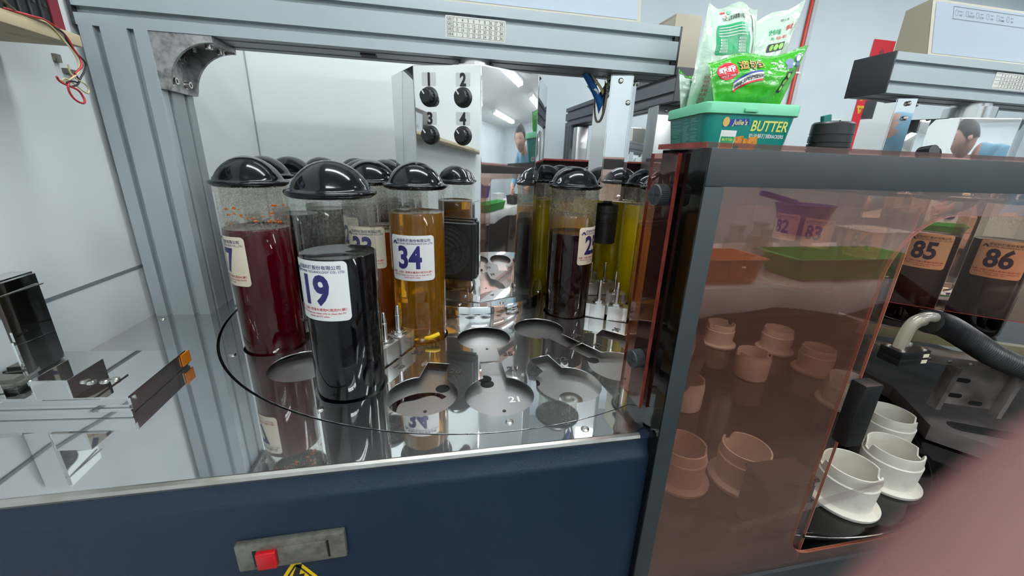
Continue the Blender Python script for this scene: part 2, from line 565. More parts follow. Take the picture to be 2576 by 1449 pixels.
# ================================================================== left machine: cabinet, deck, turntable
TC = (.09, .964)          # turntable axis
R_OUT, R_IN = .452, .248
cab = thing('dispenser_cabinet', 'navy blue hammered metal cabinet with polished steel deck under the dye bottles', 'cabinet', (0, .4, FZ))
def kid(o, p):
    o.parent = p; o.matrix_parent_inverse = p.matrix_world.inverted() if p.parent is None and False else Matrix.Translation(-Vector(p.location)); return o
def part(name, mb, mt, p, smooth=35, label=None):
    """part built in world coordinates under a thing (or part of a thing) placed without rotation"""
    o = obj(name, mb, mt, None, smooth, label=label)
    o.parent = p
    q = p; off = Vector((0, 0, 0))
    while q:
        off += Vector(q.location); q = q.parent
    o.location = -off
    return o
prof_c = [(.43, -.003), (.396, -.003), (.392, -.006), (.389, -.02), (.3845, -.027), (.382, -.034), (.382, FZ), (.43, FZ)]
pm = MB()
for xa, xb in ((-.605, .279),):
    n = len(prof_c)
    pm.add([(xa, y, z) for y, z in prof_c] + [(xb, y, z) for y, z in prof_c],
           [tuple(range(n)), tuple(range(2 * n - 1, n - 1, -1))] + [(k, k + n, (k + 1) % n + n, (k + 1) % n) for k in range(n)])
pm.box(-.605, .279, .43, 1.0, FZ, -.25)
part('cabinet_front', pm, navy, cab, 40)
part('edge_trim', MB().tube([(-.605, .3955, -.004), (.2, .3955, -.004), (.262, .3955, -.004)], .0052, 8, smooth=0), trimm, cab)
RH = .5425
HC = (TC[0] - .002, TC[1] + .002)     # the deck opening sits slightly off the turntable axis
ylo = HC[1] - sqrt(RH ** 2 - (.28 - HC[0]) ** 2); yhi = HC[1] + sqrt(RH ** 2 - (.28 - HC[0]) ** 2)
a0 = atan2(ylo - HC[1], .28 - HC[0]); a1 = atan2(yhi - HC[1], .28 - HC[0]) - 2 * pi
deck_poly = [(-.607, .398), (.255, .398), (.275, .408), (.28, .42), (.28, ylo)]
deck_poly += [(HC[0] + RH * cos(a0 + (a1 - a0) * k / 120), HC[1] + RH * sin(a0 + (a1 - a0) * k / 120)) for k in range(1, 120)]
deck_poly += [(.28, yhi), (.28, 1.6), (-.607, 1.6)]
dk = part('deck_plate', curve_plate('deck_plate', deck_poly, [], -.003, 0), deckm, cab)
screw_me = MB().lathe([(.0058, 0), (.0056, .0012), (.004, .0026), (0, .003)], 14).mesh('screw_head', bolt)
for x, y in ((-.574, .886), (-.36, .698), (-.168, .51), (.093, .444), (.192, .414), (-.574, .44)):
    o = part('screw', screw_me, None, cab); o.location = Vector(o.location) + Vector((x, y, 0))

# latch with red button and warning triangle on the cabinet front
lat = obj('latch', MB().box(-.233, -.116, .3735, .382, -.1175, -.0785, bev=.0022), zinc)
lat.parent = cab; lat.location = -Vector(cab.location)
def sub(name, mb, mt, p, smooth=35, label=None): return part(name, mb, mt, p, smooth, label)
sub('slider', MB().box(-.189, -.1365, .3715, .374, -.1115, -.0865, bev=.0008), zinc, lat)
sub('slot_line', MB().box(-.2155, -.211, .3732, .3745, -.113, -.088), blackp, lat, 0)
sub('slot_line', MB().box(-.1362, -.134, .3732, .3745, -.1125, -.0865), blackp, lat, 0)
sub('button', MB().box(-.211, -.190, .3675, .374, -.1125, -.0885, bev=.002).box(-.208, -.193, .3668, .3676, -.1095, -.0915, bev=.0003), redb, lat, label='glossy red push button')
wtri = [(-.2225, -.1905), (-.1765, -.1175), (-.1305, -.1905)]
def round_poly(P, r, n=5):
    out = []
    for i, p in enumerate(P):
        p = Vector(p); a = Vector(P[i - 1]) - p; b = Vector(P[(i + 1) % len(P)]) - p
        for k in range(n + 1):
            t = k / n
            q0 = p + a.normalized() * r; q1 = p + b.normalized() * r
            out.append(tuple(q0 * (1 - t) ** 2 + p * 2 * t * (1 - t) + q1 * t * t))
    return out
fy = lambda y: (lambda a, b: (a, y, b))
sg = part('warning_sign', MB().flat(round_poly(wtri, .006), fy(.3815)), warn, cab, 0, label='yellow high voltage warning triangle')
def ring2(P, k0, k1):
    c = sum((Vector(p) for p in P), Vector((0, 0))) / len(P)
    a = [c + (Vector(p) - c) * k0 for p in P]; b = [c + (Vector(p) - c) * k1 for p in P]
    return a, b
sm = MB()
ra, rb = ring2(round_poly(wtri, .006), .84, .76)
n = len(ra)
sm.add([(p[0], .3812, p[1]) for p in ra + rb], [(k, (k + 1) % n, n + (k + 1) % n, n + k) for k in range(n)])
sm.flat([(-.1755, -.1275), (-.1835, -.1475), (-.1775, -.1475), (-.1815, -.1625), (-.1845, -.1605), (-.1815, -.1775), (-.1725, -.165), (-.1758, -.1655), (-.1685, -.1435), (-.1748, -.144), (-.1695, -.1275)], fy(.3812))
sub('printed_bolt', sm, inkk, sg, 0)

# turntable
def keyhole(R, a, inward, r=.0535, hw=.0195, end=None):
    """key-shaped cut-out: round seat plus a radial slot; a = azimuth from -Y towards +X"""
    u = Vector((sin(a), -cos(a))); t = Vector((cos(a), sin(a)))
    c = Vector(TC) + u * R
    d = -u if inward else u
    L = (R - end) if inward else (end - R)
    ph = math.asin(hw / r)
    P = []
    base = atan2(d.y, d.x)
    for k in range(41):
        th = base + ph + (2 * pi - 2 * ph) * k / 40
        P.append((c.x + r * cos(th), c.y + r * sin(th)))
    s = Vector((-d.y, d.x))
    for sg_ in (-1, 1):
        q = c + d * L + s * (hw * sg_)
        P.append((q.x, q.y))
    return P
seats = []
for nmb in range(1, 37):
    if nmb <= 24: seats.append((nmb, R_OUT, rad((nmb - 21) * 15)))
    else: seats.append((nmb, R_IN, rad((nmb - 35) * 30)))
tt = thing('bottle_turntable', 'round polished steel turntable plate with key shaped bottle seats', 'turntable', (TC[0], TC[1], 0))
holes = [keyhole(R, a, nmb <= 24, end=.353 if nmb <= 24 else .347) for nmb, R, a in seats]
part('top_plate', curve_plate('top_plate', circle(TC[0], TC[1], .5385, 160), holes, -.0015, 0), deckm, tt)
lp = part('lower_plate', MB().lathe([(0, -.017), (.5385, -.017), (.5385, -.015), (0, -.015)], 96, XF((TC[0], TC[1], 0))), seatm, tt)
part('rim_band', MB().lathe([(.5385, -.017), (.5387, -.0155), (.5387, -.001), (.5385, -.0002)], 128, XF((TC[0], TC[1], 0))), blackr, tt)
part('gap_floor', MB().lathe([(.53, -.0175), (.56, -.0175)], 96, XF((TC[0], TC[1], 0))), blackr, tt, 0)
seat_at = {nmb: (TC[0] + R * sin(a), TC[1] - R * cos(a)) for nmb, R, a in seats}
dh = MB().cyl(.0115, -.0149, -.0146, 20).mesh('drain_hole', mat('hole_black', (3, 3, 3), .9), 0)
for x, y in ((.004, .563), (.078, .567), (.076, .583), (.156, .559), (.29, .622), (.352, .7)):
    o = part('drain_hole', dh, None, tt); o.location = Vector(o.location) + Vector((x, y, 0))
riv = MB().cyl(.0028, -.0149, -.0143, 12).mesh('rivet', mat('rivet_dark', (40, 38, 36), .5), 0)
for nmb in (20, 21, 22, 23, 35, 36):
    x, y = seat_at[nmb]
    o = part('rivet', riv, None, tt); o.location = Vector(o.location) + Vector((x + .004, y - .022, 0))
boss = part('seat_boss', MB().lathe([(.0195, -.015), (.0185, -.0143), (.006, -.0142), (.003, -.0146), (0, -.0146)], 24, XF((seat_at[22][0] - .003, seat_at[22][1] - .022, 0))), brush, tt)
# dye spill in seat 20
sp = []
cxs, cys = seat_at[20]
for k in range(25):
    t = k / 24; an = rad(200 - 165 * t)
    sp.append((cxs + .044 * cos(an) * (1 - .1 * t), cys - .012 + .034 * sin(an) + .003 * sin(9 * t)))
sm = MB(); wv = []
for k, (x, y) in enumerate(sp):
    t = k / 24; wd = .0035 + .003 * sin(pi * t) + .0012 * sin(14 * t)
    nx, ny = cos(rad(200 - 165 * t)), sin(rad(200 - 165 * t))
    wv += [(x + nx * wd, y + ny * wd, -.0147), (x - nx * wd, y - ny * wd, -.0147)]
sm.add(wv, [(2 * k, 2 * k + 1, 2 * k + 3, 2 * k + 2) for k in range(24)])
part('dye_stain', sm, mat('wet_dye', (14, 8, 16), .05), tt, 0, label='dark dried dye streak')
eng = mat('engraved_dark', (52, 49, 46), .6)
for nmb, R, a in seats:
    u = Vector((sin(a), -cos(a))); t_ = Vector((cos(a), sin(a)))
    rr = .385 if nmb <= 24 else .33
    p = Vector(TC) + u * rr + t_ * (.035 if nmb <= 24 else .036)
    fn = (lambda p, u, t_: (lambda x, y: (p.x + t_.x * x - u.x * y, p.y + t_.y * x - u.y * y, .0004)))(p, u, t_)
    if nmb in (17, 18, 19, 20, 21, 22, 23, 24, 33, 34, 35, 36, 25): part('seat_number', MB().text(str(nmb), .02, 0, 0, fn, .03), eng, tt, 0)
fn = lambda x, y: (seat_at[21][0] + .026 + x, seat_at[21][1] - .002 + y, -.0146)
part('painted_number', MB().text('21', .021, 0, 0, fn, .03), whitep, tt, 0)

# ================================================================== bottles
BR = .0507
def bottle_shell_mesh(mt):
    p = [(0, -.013), (.043, -.013), (.047, -.011), (.0492, -.006), (BR - .0006, .004), (BR, .02), (BR, .278), (.0512, .281), (.0532, .2825), (.0536, .286), (.0536, .2925), (.052, .2935), (.0495, .2935)]
    zc = .195
    lo = [q for q in p if q[1] < .2] + [(BR, zc)]
    hi = [(BR, zc)] + [q for q in p if q[1] > .2]
    return MB().lathe(lo, 56, m=shell_low).lathe(hi, 56, m=mt).mesh('bottle_body', None, 40)
lid_me = MB().lathe([(.051, .2900), (.0562, .2932), (.0575, .2945), (.0578, .2965), (.0570, .2985), (.0525, .2996), (.0502, .3015), (.0485, .305), (.0455, .3105), (.0405, .3175), (.034, .3240), (.026, .3297), (.0175, .3337), (.009, .3360), (0, .3367)], 64).mesh('dome_lid', blackg, 60)
shell_me = bottle_shell_mesh(shell)
shell_dew_me = bottle_shell_mesh(shell_dew)
def liquid_mesh(level, mt):
    r = .0502
    return MB().lathe([(0, -.0122), (.0425, -.0122), (.0466, -.0104), (.0487, -.0058), (r - .0006, .004), (r, .02), (r, level - .0012), (r - .0008, level), (r - .004, level - .0006), (0, level - .0008)], 56).mesh('dye_liquid', mt, 40)

dyes = {
    'red': liquid_mat('dark_red_dye', (64, 1, 11), 0),
    'black': liquid_mat('black_dye', (9, 8, 13), 0),
    'amber': liquid_mat('amber_dye', (.92, .38, .012), .84, srgb=False),
    'orange': liquid_mat('burnt_orange_dye', (.36, .07, .008), .5, srgb=False),
    'brown': liquid_mat('black_brown_dye', (24, 6, 10), 0),
    'yellow': liquid_mat('yellow_dye', (206, 178, 2), .1),
    'ochre': liquid_mat('ochre_dye', (196, 140, 14), .3),
    'mud': liquid_mat('olive_brown_dye', (62, 44, 14), .2),
}
def valve_meshes():
    blk = MB().box(-.017, .017, -.0165, .0165, 0.0, .034, bev=.0006).box(.017, .0272, -.0155, .0155, 0.0, .034, bev=.0006)
    col = MB().prism(circle(0, 0, .0135, 6), .034, .0395).cyl(.0145, .034, .0362, 20).cyl(.0095, .0395, .0422, 20)
    pin = MB().lathe([(0, .04), (.0048, .04), (.0046, .068), (.0052, .0685), (.0052, .070), (.0042, .0705), (.0041, .0785), (.0033, .0805), (.0031, .0875), (.0022, .0892), (0, .0892)], 18)
    return blk.mesh('valve_block', alu_blk), col.mesh('collar', steel), pin.mesh('valve_pin', steel)
VB, VC, VP = valve_meshes()

label_cache = {}
def label_meshes(num, m_paper, full=True):
    k = (num, m_paper.name, full)
    if k in label_cache: return label_cache[k]
    r1, r2_ = BR + .0004, BR + .0007
    f1 = lambda s, z: (r1 * sin(s / BR), -r1 * cos(s / BR), z)
    f2 = lambda s, z: (r2_ * sin(s / BR), -r2_ * cos(s / BR), z)
    pap = MB().flat(rrect(-.0425, .0425, .129, .2125, .0065), f1, .004)
    blue = MB()
    blue.text(num, .056, -.004, .1535, f2, .035, cut=.004, sx=.8)
    if full:
        blue.text('宏益科技股份有限公司', .0062, .004, .2015, f2, .012, cut=.006)
        blue.text('COPOWER TECHNOLOGY CO., LTD.', .0043, .004, .1965, f2, .012, cut=.006)
        lg = [(-.0375, .196), (-.0345, .2015), (-.0315, .2032), (-.0285, .2015), (-.0262, .196), (-.0292, .196), (-.0305, .1992), (-.033, .1992), (-.0345, .196)]
        blue.flat(lg, f2, .004)
    red = MB()
    if full:
        red.text('注意！只能使用清水清洗PC瓶及PC閥！', .0046, 0, .1435, f2, .012, cut=.006)
        red.text('NOTICE: Please use water only to clean the PC', .0037, 0, .1387, f2, .014, cut=.006)
        red.text('bottle and PC valve.', .0037, 0, .1343, f2, .014, cut=.006)
    label_cache[k] = (pap.mesh('number_label', m_paper, 60), blue.mesh('blue_print', inkb, 0), red.mesh('red_print', inkr, 0) if full else None)
    return label_cache[k]

drop_me = MB().lathe([(0, -.0012), (.0011, -.0008), (.0016, 0), (.0011, .0008), (0, .0012)], 8).mesh('dye_drop', mat('orange_drop', (176, 86, 10), .15), 80)

def bottle(num, xy, az_label, dye, level, label, valve_dir=None, dew=False, full=True, paper=None, ring=None, group='numbered dye bottles on the turntable', lab=True, drops=False, has_valve=True):
    t = thing('dye_bottle', label, 'bottle', (xy[0], xy[1], 0), 0, group)
    obj('bottle_body', shell_dew_me if dew else shell_me, None, t)
    obj('dome_lid', lid_me, None, t)
    lk = (dye, level)
    if lk not in label_cache: label_cache[lk] = liquid_mesh(level, dyes[dye])
    obj('dye_liquid', label_cache[lk], None, t)
    if lab:
        pap, bl, rd = label_meshes(str(num), paper or white, full)
        l = obj('number_label', pap, None, t, rot=(0, 0, rad(az_label)))
        obj('blue_print', bl, None, l)
        if rd: obj('red_print', rd, None, l)
    if valve_dir is not None and has_valve:
        # rz so that local +x points away from the bottle along the slot
        dist = .087 if ring == 'out' else .077
        v = obj('valve_block', VB, None, t, loc=(dist * cos(valve_dir), dist * sin(valve_dir), .0002), rot=(0, 0, valve_dir + pi))
        obj('collar', VC, None, v); obj('valve_pin', VP, None, v)
    if drops:
        rnd = random.Random(3)
        for k in range(30):
            s = rnd.uniform(-.045, .062); z = .236 + rnd.random() ** 1.4 * .03 - (s * s * 2)
            o = obj('dye_drop', drop_me, None, t, loc=((BR + .0004) * sin(s / BR + rad(22)), -(BR + .0004) * cos(s / BR + rad(22)), z), rot=(0, rad(rnd.uniform(-25, 25)), s / BR + rad(22)))
            q = rnd.uniform(.7, 1.9); o.scale = (q * rnd.uniform(.8, 1.5), .4, q)
    return t

ringinfo = {nmb: (R, a) for nmb, R, a in seats}
def vdir(nmb):
    R, a = ringinfo[nmb]
    u = Vector((sin(a), -cos(a)))
    d = -u if nmb <= 24 else u
    return atan2(d.y, d.x)
B = [  # number, label azimuth, dye, level, mist, full print, paper, label text
    (17, -51, 'red', .2225, True, True, cream, 'dye bottle numbered 17 with dark red dye and orange splashes inside, beside the grey post'),
    (19, -25, 'black', .2145, False, True, white, 'nearest dye bottle, numbered 19, holding black dye, glossy black dome lid'),
    (34, -12, 'amber', .2495, False, True, white, 'dye bottle numbered 34 with clear amber dye and a yellow tag at its foot'),
    (33, -18, 'orange', .20, True, True, cream, 'burnt orange dye bottle half hidden between bottles 19 and 34'),
    (25, 47, 'brown', .1955, True, True, cream, 'dark brown dye bottle in front of the hanging black nozzle'),
    (32, -60, 'mud', .17, True, False, cream, 'misted dye bottle hidden behind the burnt orange bottle'),
    (31, -80, 'red', .17, False, False, white, 'dye bottle at the rear left of the steel tower, mostly hidden'),
    (16, -75, 'mud', .2, True, False, white, 'dye bottle tucked directly behind the red bottle 17'),
    (15, -90, 'brown', .19, False, False, white, 'second dye bottle behind the red bottle 17, nearly hidden'),
    (14, -100, 'brown', .2, False, False, white, 'dye bottle whose black dome shows between bottles 17 and 19'),
    (13, -110, 'mud', .2, False, False, white, 'dye bottle whose dome just peeks over the left of bottle 19'),
    (12, -130, 'brown', .2, False, False, white, 'dye bottle whose dome tops out behind the right of bottle 19'),
    (11, -150, 'mud', .2, False, False, white, 'rear dye bottle seen between bottle 33 and bottle 34'),
    (26, 90, 'ochre', .22, True, False, cream, 'dye bottle right behind the dark brown bottle 25'),
    (27, 120, 'yellow', .245, True, False, cream, 'dye bottle whose dome shows to the left of the dark brown bottle'),
    (1, 60, 'ochre', .215, True, False, white, 'ochre dye bottle half behind the red side strip with thumbscrews'),
    (2, 75, 'ochre', .21, True, False, white, 'ochre dye bottle next to the red side strip'),
    (3, 90, 'yellow', .246, True, False, white, 'olive yellow dye bottle right of the hanging steel column'),
    (4, 105, 'yellow', .244, False, False, white, 'olive yellow dye bottle behind the hanging black nozzle'),
    (5, 120, 'yellow', .24, False, False, white, 'rear yellow dye bottle whose dome shows left of the steel column'),
    (6, 135, 'ochre', .22, False, False, white, 'rear dye bottle whose dome shows right of the polished tower'),
]
for num, az, dye, lev, mist, full, paper, text in B:
    b_ = bottle(num, seat_at[num], az, dye, lev, text, vdir(num), mist, full, paper, 'out' if num <= 24 else 'in', drops=(num == 17))
    if num == 34:
        obj('yellow_tag', MB().tube([(.008, -.047, .0125), (.017, -.0485, .0135), (.026, -.0462, .0155), (.034, -.0405, .0165)], .0042, 10), yellowr, b_)

# ================================================================== gantry over the bottles
BZ0, BZ1, BY0, BY1 = .543, .637, .907, 1.012
def gantry_beam(name, x0, x1, mt):
    P = profile_poly(BY1 - BY0, BZ1 - BZ0, [.027, .078], [.0235, .0705])
    xf = Matrix(((0, 0, 1, 0), (1, 0, 0, BY0), (0, 1, 0, BZ0), (0, 0, 0, 1)))
    return MB().prism(P, x0, x1, xf)
gan = thing('gantry_frame', 'grey slotted aluminium gantry with one upright post over the dye bottles', 'gantry', (-.546, .96, 0))
part('beam', gantry_beam('beam', -.6, .543, prof), prof, gan, 25)
part('post', MB().prism(profile_poly(.104, .105, [.0265, .0775], [.027, .078]), 0, BZ0, XF((-.598, .907, 0))), prof, gan, 25)
part('end_cap', MB().box(.543, .5475, BY0 - .001, BY1 + .001, BZ0 - .001, BZ1 + .001, bev=.0008), capm, gan)
part('end_cap', MB().box(-.6045, -.6, BY0 - .001, BY1 + .001, BZ0 - .001, BZ1 + .001), capm, gan)
part('slot_plug', MB().box(.533, .5432, BY0 + .001, BY0 + .011, .6085, .6185).box(.533, .5432, BY0 + .001, BY0 + .011, .5615, .5715), blackp, gan, 0)
part('slot_cover', MB().box(-.142, -.112, .945, .974, BZ0 - .003, BZ0 + .001), blackr, gan, 0)
# die-cast corner bracket: quarter-round web profile extruded in y
arc = [(-.494, BZ0), (-.394, BZ0), (-.394, BZ0 - .011)]
ccx, ccz, rr = -.394, BZ0 - .094, .083
arc += [(ccx - rr * sin(rad(a)), ccz + rr * cos(rad(a))) for a in range(6, 85, 6)]
arc += [(-.480, BZ0 - .094), (-.494, BZ0 - .094)]
bk = MB()
n = len(arc)
def extr(mb, poly, y0, y1, m=None):
    n = len(poly)
    mb.add([(x, y0, z) for x, z in poly] + [(x, y1, z) for x, z in poly], [tuple(range(n)), tuple(range(2 * n - 1, n - 1, -1))] + [(k, (k + 1) % n, n + (k + 1) % n, n + k) for k in range(n)], None, m)
extr(bk, arc, .909, .9165); extr(bk, arc, .996, 1.003)
bk.box(-.494, -.394, .9165, .996, BZ0 - .0085, BZ0 - .0005).box(-.494, -.4855, .9165, .996, BZ0 - .094, BZ0 - .0085)
brk = part('corner_bracket', bk, cast, gan, 30, label='rough cast grey corner bracket')
bolt_me = MB().lathe([(0, 0), (.0085, 0), (.0085, .001), (.0062, .0012), (.0062, .009), (.0034, .009), (.0034, .005), (0, .005)], 18).mesh('bracket_bolt', bolt)
for x, y, z, kind in ((-.46, .933, BZ0 - .0085, 'd'), (-.412, .933, BZ0 - .0085, 'd'), (-.46, .978, BZ0 - .0085, 'd'), (-.412, .978, BZ0 - .0085, 'd'), (-.4855, .933, BZ0 - .076, 'r'), (-.4855, .978, BZ0 - .076, 'r'), (-.4855, .978, BZ0 - .03, 'r')):
    o = obj('bracket_bolt', bolt_me, None, None); o.parent = brk
    o.location = (x, y, z); o.rotation_euler = (pi, 0, 0) if kind == 'd' else (0, pi / 2, 0)
# number table sticker
stk = part('number_table', MB().flat(rrect(.03, .151, .5745, .6135, .002), fy(BY0 - .0004)), mat('sticker_paper', (222, 224, 214), .4), gan, 0)
tm = MB(); Fy = fy(BY0 - .0008)
tm.box(.0325, .1485, BY0 - .0009, BY0 - .0007, .6108, .6113)
for z in (.5772, .5857, .5942, .6026): tm.box(.0325, .1485, BY0 - .0009, BY0 - .0007, z - .0002, z + .0002)
for x in (.0325, .0455, .1483): tm.box(x, x + .0005, BY0 - .0009, BY0 - .0007, .577, .6113)
rowsn = [('VR1', '3 4 5 6 7 8 26 27 28'), ('VR2', '9 10 11 12 13 14 29 30 31'), ('VR3', '15 16 17 18 19 20 32 33 34'), ('VR4', '1 2 21 22 23 24 25 35 36')]
for k, (h, ns) in enumerate(rowsn):
    z = .6042 - k * .0085
    tm.text(h, .0078, .0392, z, Fy, .01, sx=.8)
    for j, q in enumerate(ns.split()): tm.text(q, .0078, .0525 + j * .0112, z, Fy, .01, sx=.85)
sub('table_print', tm, mat('grey_ink', (70, 74, 74), .5), stk, 0)

def controller(x0, x1, label, printed):
    """beige box on a beam with a leaning white gloss front"""
    t = thing('control_box', label, 'control box', ((x0 + x1) / 2, .96, BZ1))
    xm = (x0 + x1) / 2
    P = [(.925, BZ1), (1.012, BZ1), (1.012, .765), (.955, .775)]
    n = 4
    mb = MB().add([(x0, y, z) for y, z in P] + [(x1, y, z) for y, z in P], [(3, 2, 1, 0), (4, 5, 6, 7)] + [(k, (k + 1) % n, n + (k + 1) % n, n + k) for k in range(n)])
    part('housing', mb, beige, t, 0)
    d = Vector((0, .955 - .925, .775 - BZ1)); L = d.length; d.normalize()
    nn = Vector((0, -d.z, d.y))
    fn = lambda off: (lambda a, b: tuple(Vector((a, .925, BZ1)) + d * b + nn * off))
    bz = part('front_bezel', MB().flat(rrect(x0, x1, .001, L, .004), fn(.001)), beige2, t, 0)
    w_ = part('front_panel', MB().flat(rrect(x0 + .012, x1 - .008, .01, L - .006, .004), fn(.0016)), panelw, t, 0)
    if printed:
        pm_ = MB(); f2 = fn(.0021)
        u0, u1, v0, v1 = x0 + .07, x1 - .03, L - .043, L - .013
        for a, b, c_, d_ in ((u0, u1, v0, v0 + .0012), (u0, u1, v1, v1 + .0012), (u0, u0 + .0012, v0, v1), (u1, u1 + .0012, v0, v1)):
            pm_.flat([(a, c_), (b, c_), (b, d_), (a, d_)], f2)
        for k, (a, b) in enumerate((('actuator', 'U/D'), ('valve', 'ON/OFF'), ('level', 'CCW'), ('level', 'CW'), ('reset', 'HOME'), ('lamp', 'ON'))):
            uu = u0 + .012 + k * .036
            ic = rrect(uu - .005, uu + .004, v0 + .009, v0 + .023, .0025)
            ic2 = rrect(uu - .0042, uu + .0032, v0 + .0098, v0 + .0222, .002)
            n_ = len(ic)
            pm_.add([f2(*p) for p in ic + ic2], [(i, (i + 1) % n_, n_ + (i + 1) % n_, n_ + i) for i in range(n_)])
            pm_.text(a, .0055, uu + .014, v0 + .0185, f2, .01, sx=.9); pm_.text(b, .0075, uu + .014, v0 + .0085, f2, .01, sx=.8)
        sub('symbol_print', pm_, mat('grey_print', (88, 92, 104), .5), w_, 0)
    return t
controller(-.28, .455, 'wide control box with white front on the beam above the bottles', False)

# ================================================================== polished octagonal tower
TX = .092
def tower(xc, label, yo=0, zt=.514):
    t = thing('control_tower', label, 'tower', (xc, .978, .037))
    oct_ = [(0, .818), (.127, .871), (.18, .998), (.127, 1.10), (0, 1.15), (-.127, 1.10), (-.18, .998), (-.127, .871)]
    poly = [(xc + a, b + yo) for a, b in oct_]
    bm = bmesh.new()
    lo = [bm.verts.new((x, y, .037)) for x, y in poly]; hi = [bm.verts.new((x, y, zt)) for x, y in poly]
    for k in range(8):
        bm.faces.new((lo[k], lo[(k + 1) % 8], hi[(k + 1) % 8], hi[k]))
    bm.faces.new(hi); bm.faces.new(lo[::-1])
    bmesh.ops.bevel(bm, geom=[e for e in bm.edges], offset=.0022, segments=3, affect='EDGES', profile=.5)
    part('tower_body', MB().bm(bm), mirror, t, 30)
    part('base_ring', MB().lathe([(.186, 0), (.186, .0345), (.1845, .037), (.0, .037)], 96, XF((xc, .978, 0))), mirror, t, 40)
    part('top_collar', MB().lathe([(.055, zt), (.055, .532), (.043, .532), (.043, .543)], 40, XF((xc, .96, 0))), steel, t)
    part('base_screw', MB().lathe([(.005, 0), (.0045, .002), (0, .0035)], 12, XF((xc + .05, .815, .037))).lathe([(.005, 0), (.0045, .002), (0, .0035)], 12, XF((xc - .045, .816, .037))).lathe([(.005, 0), (.0045, .002), (0, .0035)], 12, XF((xc + .155, .888, .037))), bolt, t)
    return t
tw = tower(TX, 'polished octagonal steel tower with four black knobs, standing in the turntable')
# knob face: V0 (-.035,.871) -> V1 (.092,.818)
V0, V1 = Vector((TX - .127, .871, 0)), Vector((TX, .818, 0))
ex = (V1 - V0).normalized(); nz = Vector((ex.y, -ex.x, 0)); FW = (V1 - V0).length
def face_xf(s, z, off=0): 
    o = V0 + ex * s + nz * off + Vector((0, 0, z))
    return frame_xf(o, ex, (0, 0, 1), nz)      # local x along face, y up, z out
def fmap(off): return lambda s, z: tuple(V0 + ex * s + nz * off + Vector((0, 0, z)))
grooved = MB()
kr = []
for k in range(48):
    r = .0128 if (k // 2) % 2 else .0118
    kr.append((r * cos(2 * pi * k / 48), r * sin(2 * pi * k / 48)))
grooved.prism(kr, .004, .017)
grooved.lathe([(.0122, .017), (.0112, .0205), (.0, .0205)], 32)
tape = clear_mat('clear_tape', (.97, .97, .96), .05, .22, (.8, .8, .78), .25, .3)
knob_me = grooved.mesh('knob', blackp, 25)
skirt_me = MB().lathe([(0, 0), (.0185, 0), (.0175, .003), (.0142, .0045), (.0142, .006), (0, .006)], 36).mesh('knob_skirt', blackp)
ptr_me = MB().box(-.0011, .0011, .003, .0105, .0205, .0212).mesh('pointer', whitep, 0)
k_lab = {'1': (FW - .1055, .458), '2': (FW - .036, .457), '3': (FW - .1055, .388), '4': (FW - .0365, .388)}
for q, (s, z) in k_lab.items():
    kb = part('knob', knob_me, None, tw); 
    kb.matrix_local = XF(-Vector(tw.location)) @ face_xf(s, z, .0005) @ RZ(35)
    obj('knob_skirt', skirt_me, None, kb); obj('pointer', ptr_me, None, kb)
    pl = part('number_plate', MB().flat(rrect(s - .0145, s + .0145, z + .019, z + .043, .002), fmap(.0007)), tape, tw, 0)
    sub('number_print', MB().text(q, .031, s, z + .0205, fmap(.0011), .035, sx=.8), inkk, pl, 0)
    part('index_dot', MB().flat(circle(s, z + .0155, .0022, 14), fmap(.0009)), inkk, tw, 0)
# black ventilation box
fan = part('vent_box', MB().bm((lambda bm: (bmesh.ops.create_cube(bm, size=1), [setattr(v, 'co', face_xf(FW - .066, .1585) @ Vector((v.co.x * .126, v.co.y * .128, .0145 + v.co.z * .028))) for v in bm.verts], bmesh.ops.bevel(bm, geom=bm.edges[:], offset=.006, segments=3, affect='EDGES'), bm)[-1])(bmesh.new())), blackp, tw, 40, label='square black ventilation box')
gm = MB()
for r in (.016, .026, .036, .046, .054):
    a = circle(FW - .066, .1585, r, 48); b = circle(FW - .066, .1585, r - .0022, 48)
    vs = [face_xf(0, 0, .0287) @ Vector((p[0], p[1], 0)) for p in a] + [face_xf(0, 0, .0287) @ Vector((p[0], p[1], 0)) for p in b] + [face_xf(0, 0, .0302) @ Vector((p[0], p[1], 0)) for p in a] + [face_xf(0, 0, .0302) @ Vector((p[0], p[1], 0)) for p in b]
    gm.add(vs, [(96 + k, 96 + (k + 1) % 48, 144 + (k + 1) % 48, 144 + k) for k in range(48)] + [(k, (k + 1) % 48, 96 + (k + 1) % 48, 96 + k) for k in range(48)] + [(48 + k, 48 + (k + 1) % 48, 144 + (k + 1) % 48, 144 + k) for k in range(48)])
for a in (20, 110, 200, 290): gm.box(.008, .054, -.0012, .0012, .0285, .0305, face_xf(FW - .066, .1585) @ RZ(a))
sub('vent_grille', gm, blackr, fan, 30)
sub('vent_felt', MB().add([tuple(face_xf(0, 0, .0287) @ Vector((x, y, 0))) for x, y in circle(FW - .066, .1585, .053, 40)], [tuple(range(40))]), mat('dusty_felt', (46, 44, 42), .95, var=(260, (26, 25, 24), .4, .65)), fan, 0)

